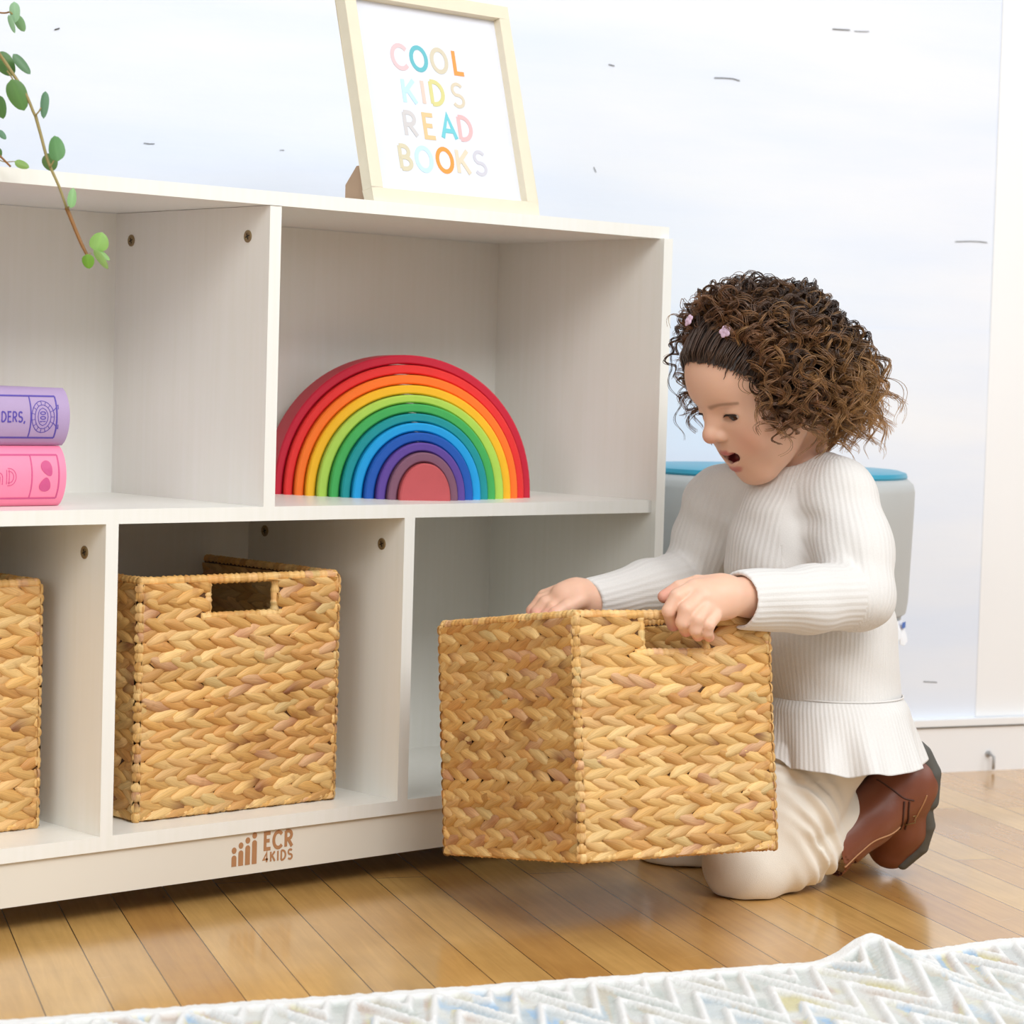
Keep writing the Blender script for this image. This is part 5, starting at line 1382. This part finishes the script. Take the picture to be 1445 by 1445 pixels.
# loose ringlets at the temple, before the ear and on the far side of the forehead
def ringlet(pts, R_, turns, n, rad, gold_):
    global hoff
    c_ = smooth_path([npv(at(*p)) for p in pts], 60); tq2 = np.linspace(0, 1, 60)
    T1 = np.gradient(c_, axis=0); T1 /= np.linalg.norm(T1, axis=1)[:, None]; e1 = np.cross(T1, dhn); e1 /= np.linalg.norm(e1, axis=1)[:, None]; e2 = np.cross(T1, e1); ph0 = hr.uniform(0, 6.28)
    for _ in range(n):
        an = turns*2*math.pi*tq2+ph0+hr.normal(0, .16); rr_ = R_*np.clip(tq2*4, 0, 1)*(1+hr.normal(0, .15))
        P = c_+hr.normal(0, .0007, 3)+rr_[:, None]*(np.cos(an)[:, None]*e1+np.sin(an)[:, None]*e2)
        T2 = np.gradient(P, axis=0); T2 /= np.linalg.norm(T2, axis=1)[:, None]; a1 = np.cross(T2, [.3, .2, .93]); a1 /= np.linalg.norm(a1, axis=1)[:, None]; a2 = np.cross(T2, a1)
        rd = rad*np.interp(tq2, [0, .1, .8, 1], [.7, 1, .9, .3])
        ring = np.stack([P+rd[:, None]*(math.cos(k*2.0944)*a1+math.sin(k*2.0944)*a2) for k in range(3)], 1); HV.append(ring.reshape(-1, 3))
        i, k = np.meshgrid(np.arange(59), np.arange(3), indexing='ij'); k2 = (k+1) % 3
        HF.append(np.stack([i*3+k, i*3+k2, (i+1)*3+k2, (i+1)*3+k], -1).reshape(-1, 4)+hoff); hoff += 180
        HCc.append(np.repeat((c_mid*(1-tq2[:, None]*gold_)+c_tip*tq2[:, None]*gold_)*hr.uniform(.8, 1.2), 3, 0))
ringlet([(1092,570,2.752), (1094,590,2.748), (1094,610,2.748), (1096,628,2.748)], .0055, 2.6, 10, .0005, .8)
ringlet([(1112,570,2.748), (1116,592,2.742), (1114,606,2.742)], .0062, 2.0, 12, .0005, .8)
ringlet([(950,490,2.85), (944,525,2.852), (955,560,2.852), (957,590,2.852), (962,622,2.852)], .0040, 2.6, 3, .00035, .5)
ringlet([(962,470,2.83), (946,490,2.835), (945,512,2.838), (955,530,2.84)], .0055, 2.4, 8, .00045, .3)
ringlet([(975,455,2.81), (955,470,2.82), (950,495,2.825)], .0055, 2.2, 8, .00045, .3)
ringlet([(1003,410,2.80), (985,418,2.81), (972,436,2.815), (960,450,2.82)], .0060, 2.6, 8, .0005, .2)
ringlet([(972,540,2.842), (974,575,2.846), (984,582,2.846)], .0040, 2.0, 4, .0004, .5)
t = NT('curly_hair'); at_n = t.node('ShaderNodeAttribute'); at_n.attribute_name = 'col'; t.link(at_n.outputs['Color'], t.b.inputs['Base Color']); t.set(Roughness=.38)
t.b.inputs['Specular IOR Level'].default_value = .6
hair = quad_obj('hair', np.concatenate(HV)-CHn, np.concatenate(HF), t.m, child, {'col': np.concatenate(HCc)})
# two small lilac flower clips
M_CLIP = plain('lilac_clip', (214, 184, 206), .4)
for (px, py, d0) in ((972, 452, 2.775), (1023, 468, 2.735)):
    c = at(px, py, d0)
    n_ = (c-Vector(toW(SK_C[None])[0])).normalized(); e1 = n_.cross(ZU).normalized(); e2 = n_.cross(e1)
    k = SDF(); A3 = np.array([npv(e1), npv(e2), npv(n_)]).T
    for q in range(5):
        a = q*2*math.pi/5; k.ell(c+e1*math.cos(a)*.0042+e2*math.sin(a)*.0042, A3, (.0032, .0032, .0016), .0008)
    k.ell(c, A3, (.0026, .0026, .0024), .0006)
    V, F = k.mesh(.0006); quad_obj('hair_clip', V-CHn, F, M_CLIP, child)
# ================================================================== LIGHT
w = bpy.data.worlds.new('daylight'); scene.world = w; w.use_nodes = True
wn = w.node_tree.nodes; wl = w.node_tree.links
bg = wn['Background']; tc = wn.new('ShaderNodeTexCoord'); sp = wn.new('ShaderNodeSeparateXYZ'); wl.new(tc.outputs['Generated'], sp.inputs[0])
rp = wn.new('ShaderNodeValToRGB'); mr = wn.new('ShaderNodeMapRange'); mr.inputs['From Min'].default_value = -1; wl.new(sp.outputs['Z'], mr.inputs['Value']); wl.new(mr.outputs['Result'], rp.inputs['Fac'])
rp.color_ramp.elements[0].position = 0.45; rp.color_ramp.elements[0].color = (0.24, 0.22, 0.20, 1)
rp.color_ramp.elements[1].position = 0.80; rp.color_ramp.elements[1].color = (0.95, 0.98, 1.0, 1)
e = rp.color_ramp.elements.new(0.53); e.color = (0.46, 0.47, 0.48, 1)
e = rp.color_ramp.elements.new(0.66); e.color = (0.80, 0.82, 0.84, 1)
wl.new(rp.outputs['Color'], bg.inputs['Color']); bg.inputs['Strength'].default_value = 0.50
def area(name, loc, target, sx, sy, power, color=(1, 1, 1)):
    l = bpy.data.lights.new(name, 'AREA'); l.shape = 'RECTANGLE'; l.size = sx; l.size_y = sy; l.energy = power; l.color = color
    o = bpy.data.objects.new(name, l); COL.objects.link(o); o.location = loc
    o.rotation_euler = (Vector(target)-Vector(loc)).to_track_quat('-Z', 'Y').to_euler(); return o
# area lights added out of view: overhead, front and right sources assumed, left fill
area('assumed_overhead_light', (0.8, -2.0, 3.6), (0.9, -0.7, 0.0), 3.2, 2.4, 20, (1.0, 1.0, 1.0))  # added overhead area light, assumed from the shaded compartment tops, no lamp seen
area('assumed_window_or_fill_light', (0.1, -3.4, 3.3), (0.9, 0.0, 0.4), 3.0, 1.8, 122, (1.0, 1.0, 1.0))  # unseen source high in front, assumed, added to light the compartment interiors
area('assumed_window_or_fill_light', (-2.3, -1.5, 1.5), (1.0, -0.2, 0.5), 1.4, 1.6, 24, (1.0, 0.985, 0.96))  # fill added from camera left to brighten the face, no window known there
area('assumed_window_or_fill_light', (3.0, -2.6, 1.8), (0.9, 0.0, 0.4), 1.6, 1.9, 26, (0.98, 0.99, 1.0))  # weaker side window assumed on the right, out of view
vs = scene.view_settings; vs.view_transform = 'Standard'; vs.look = 'None'; vs.exposure = 0.03; vs.gamma = 1.0; vs.use_curve_mapping = False
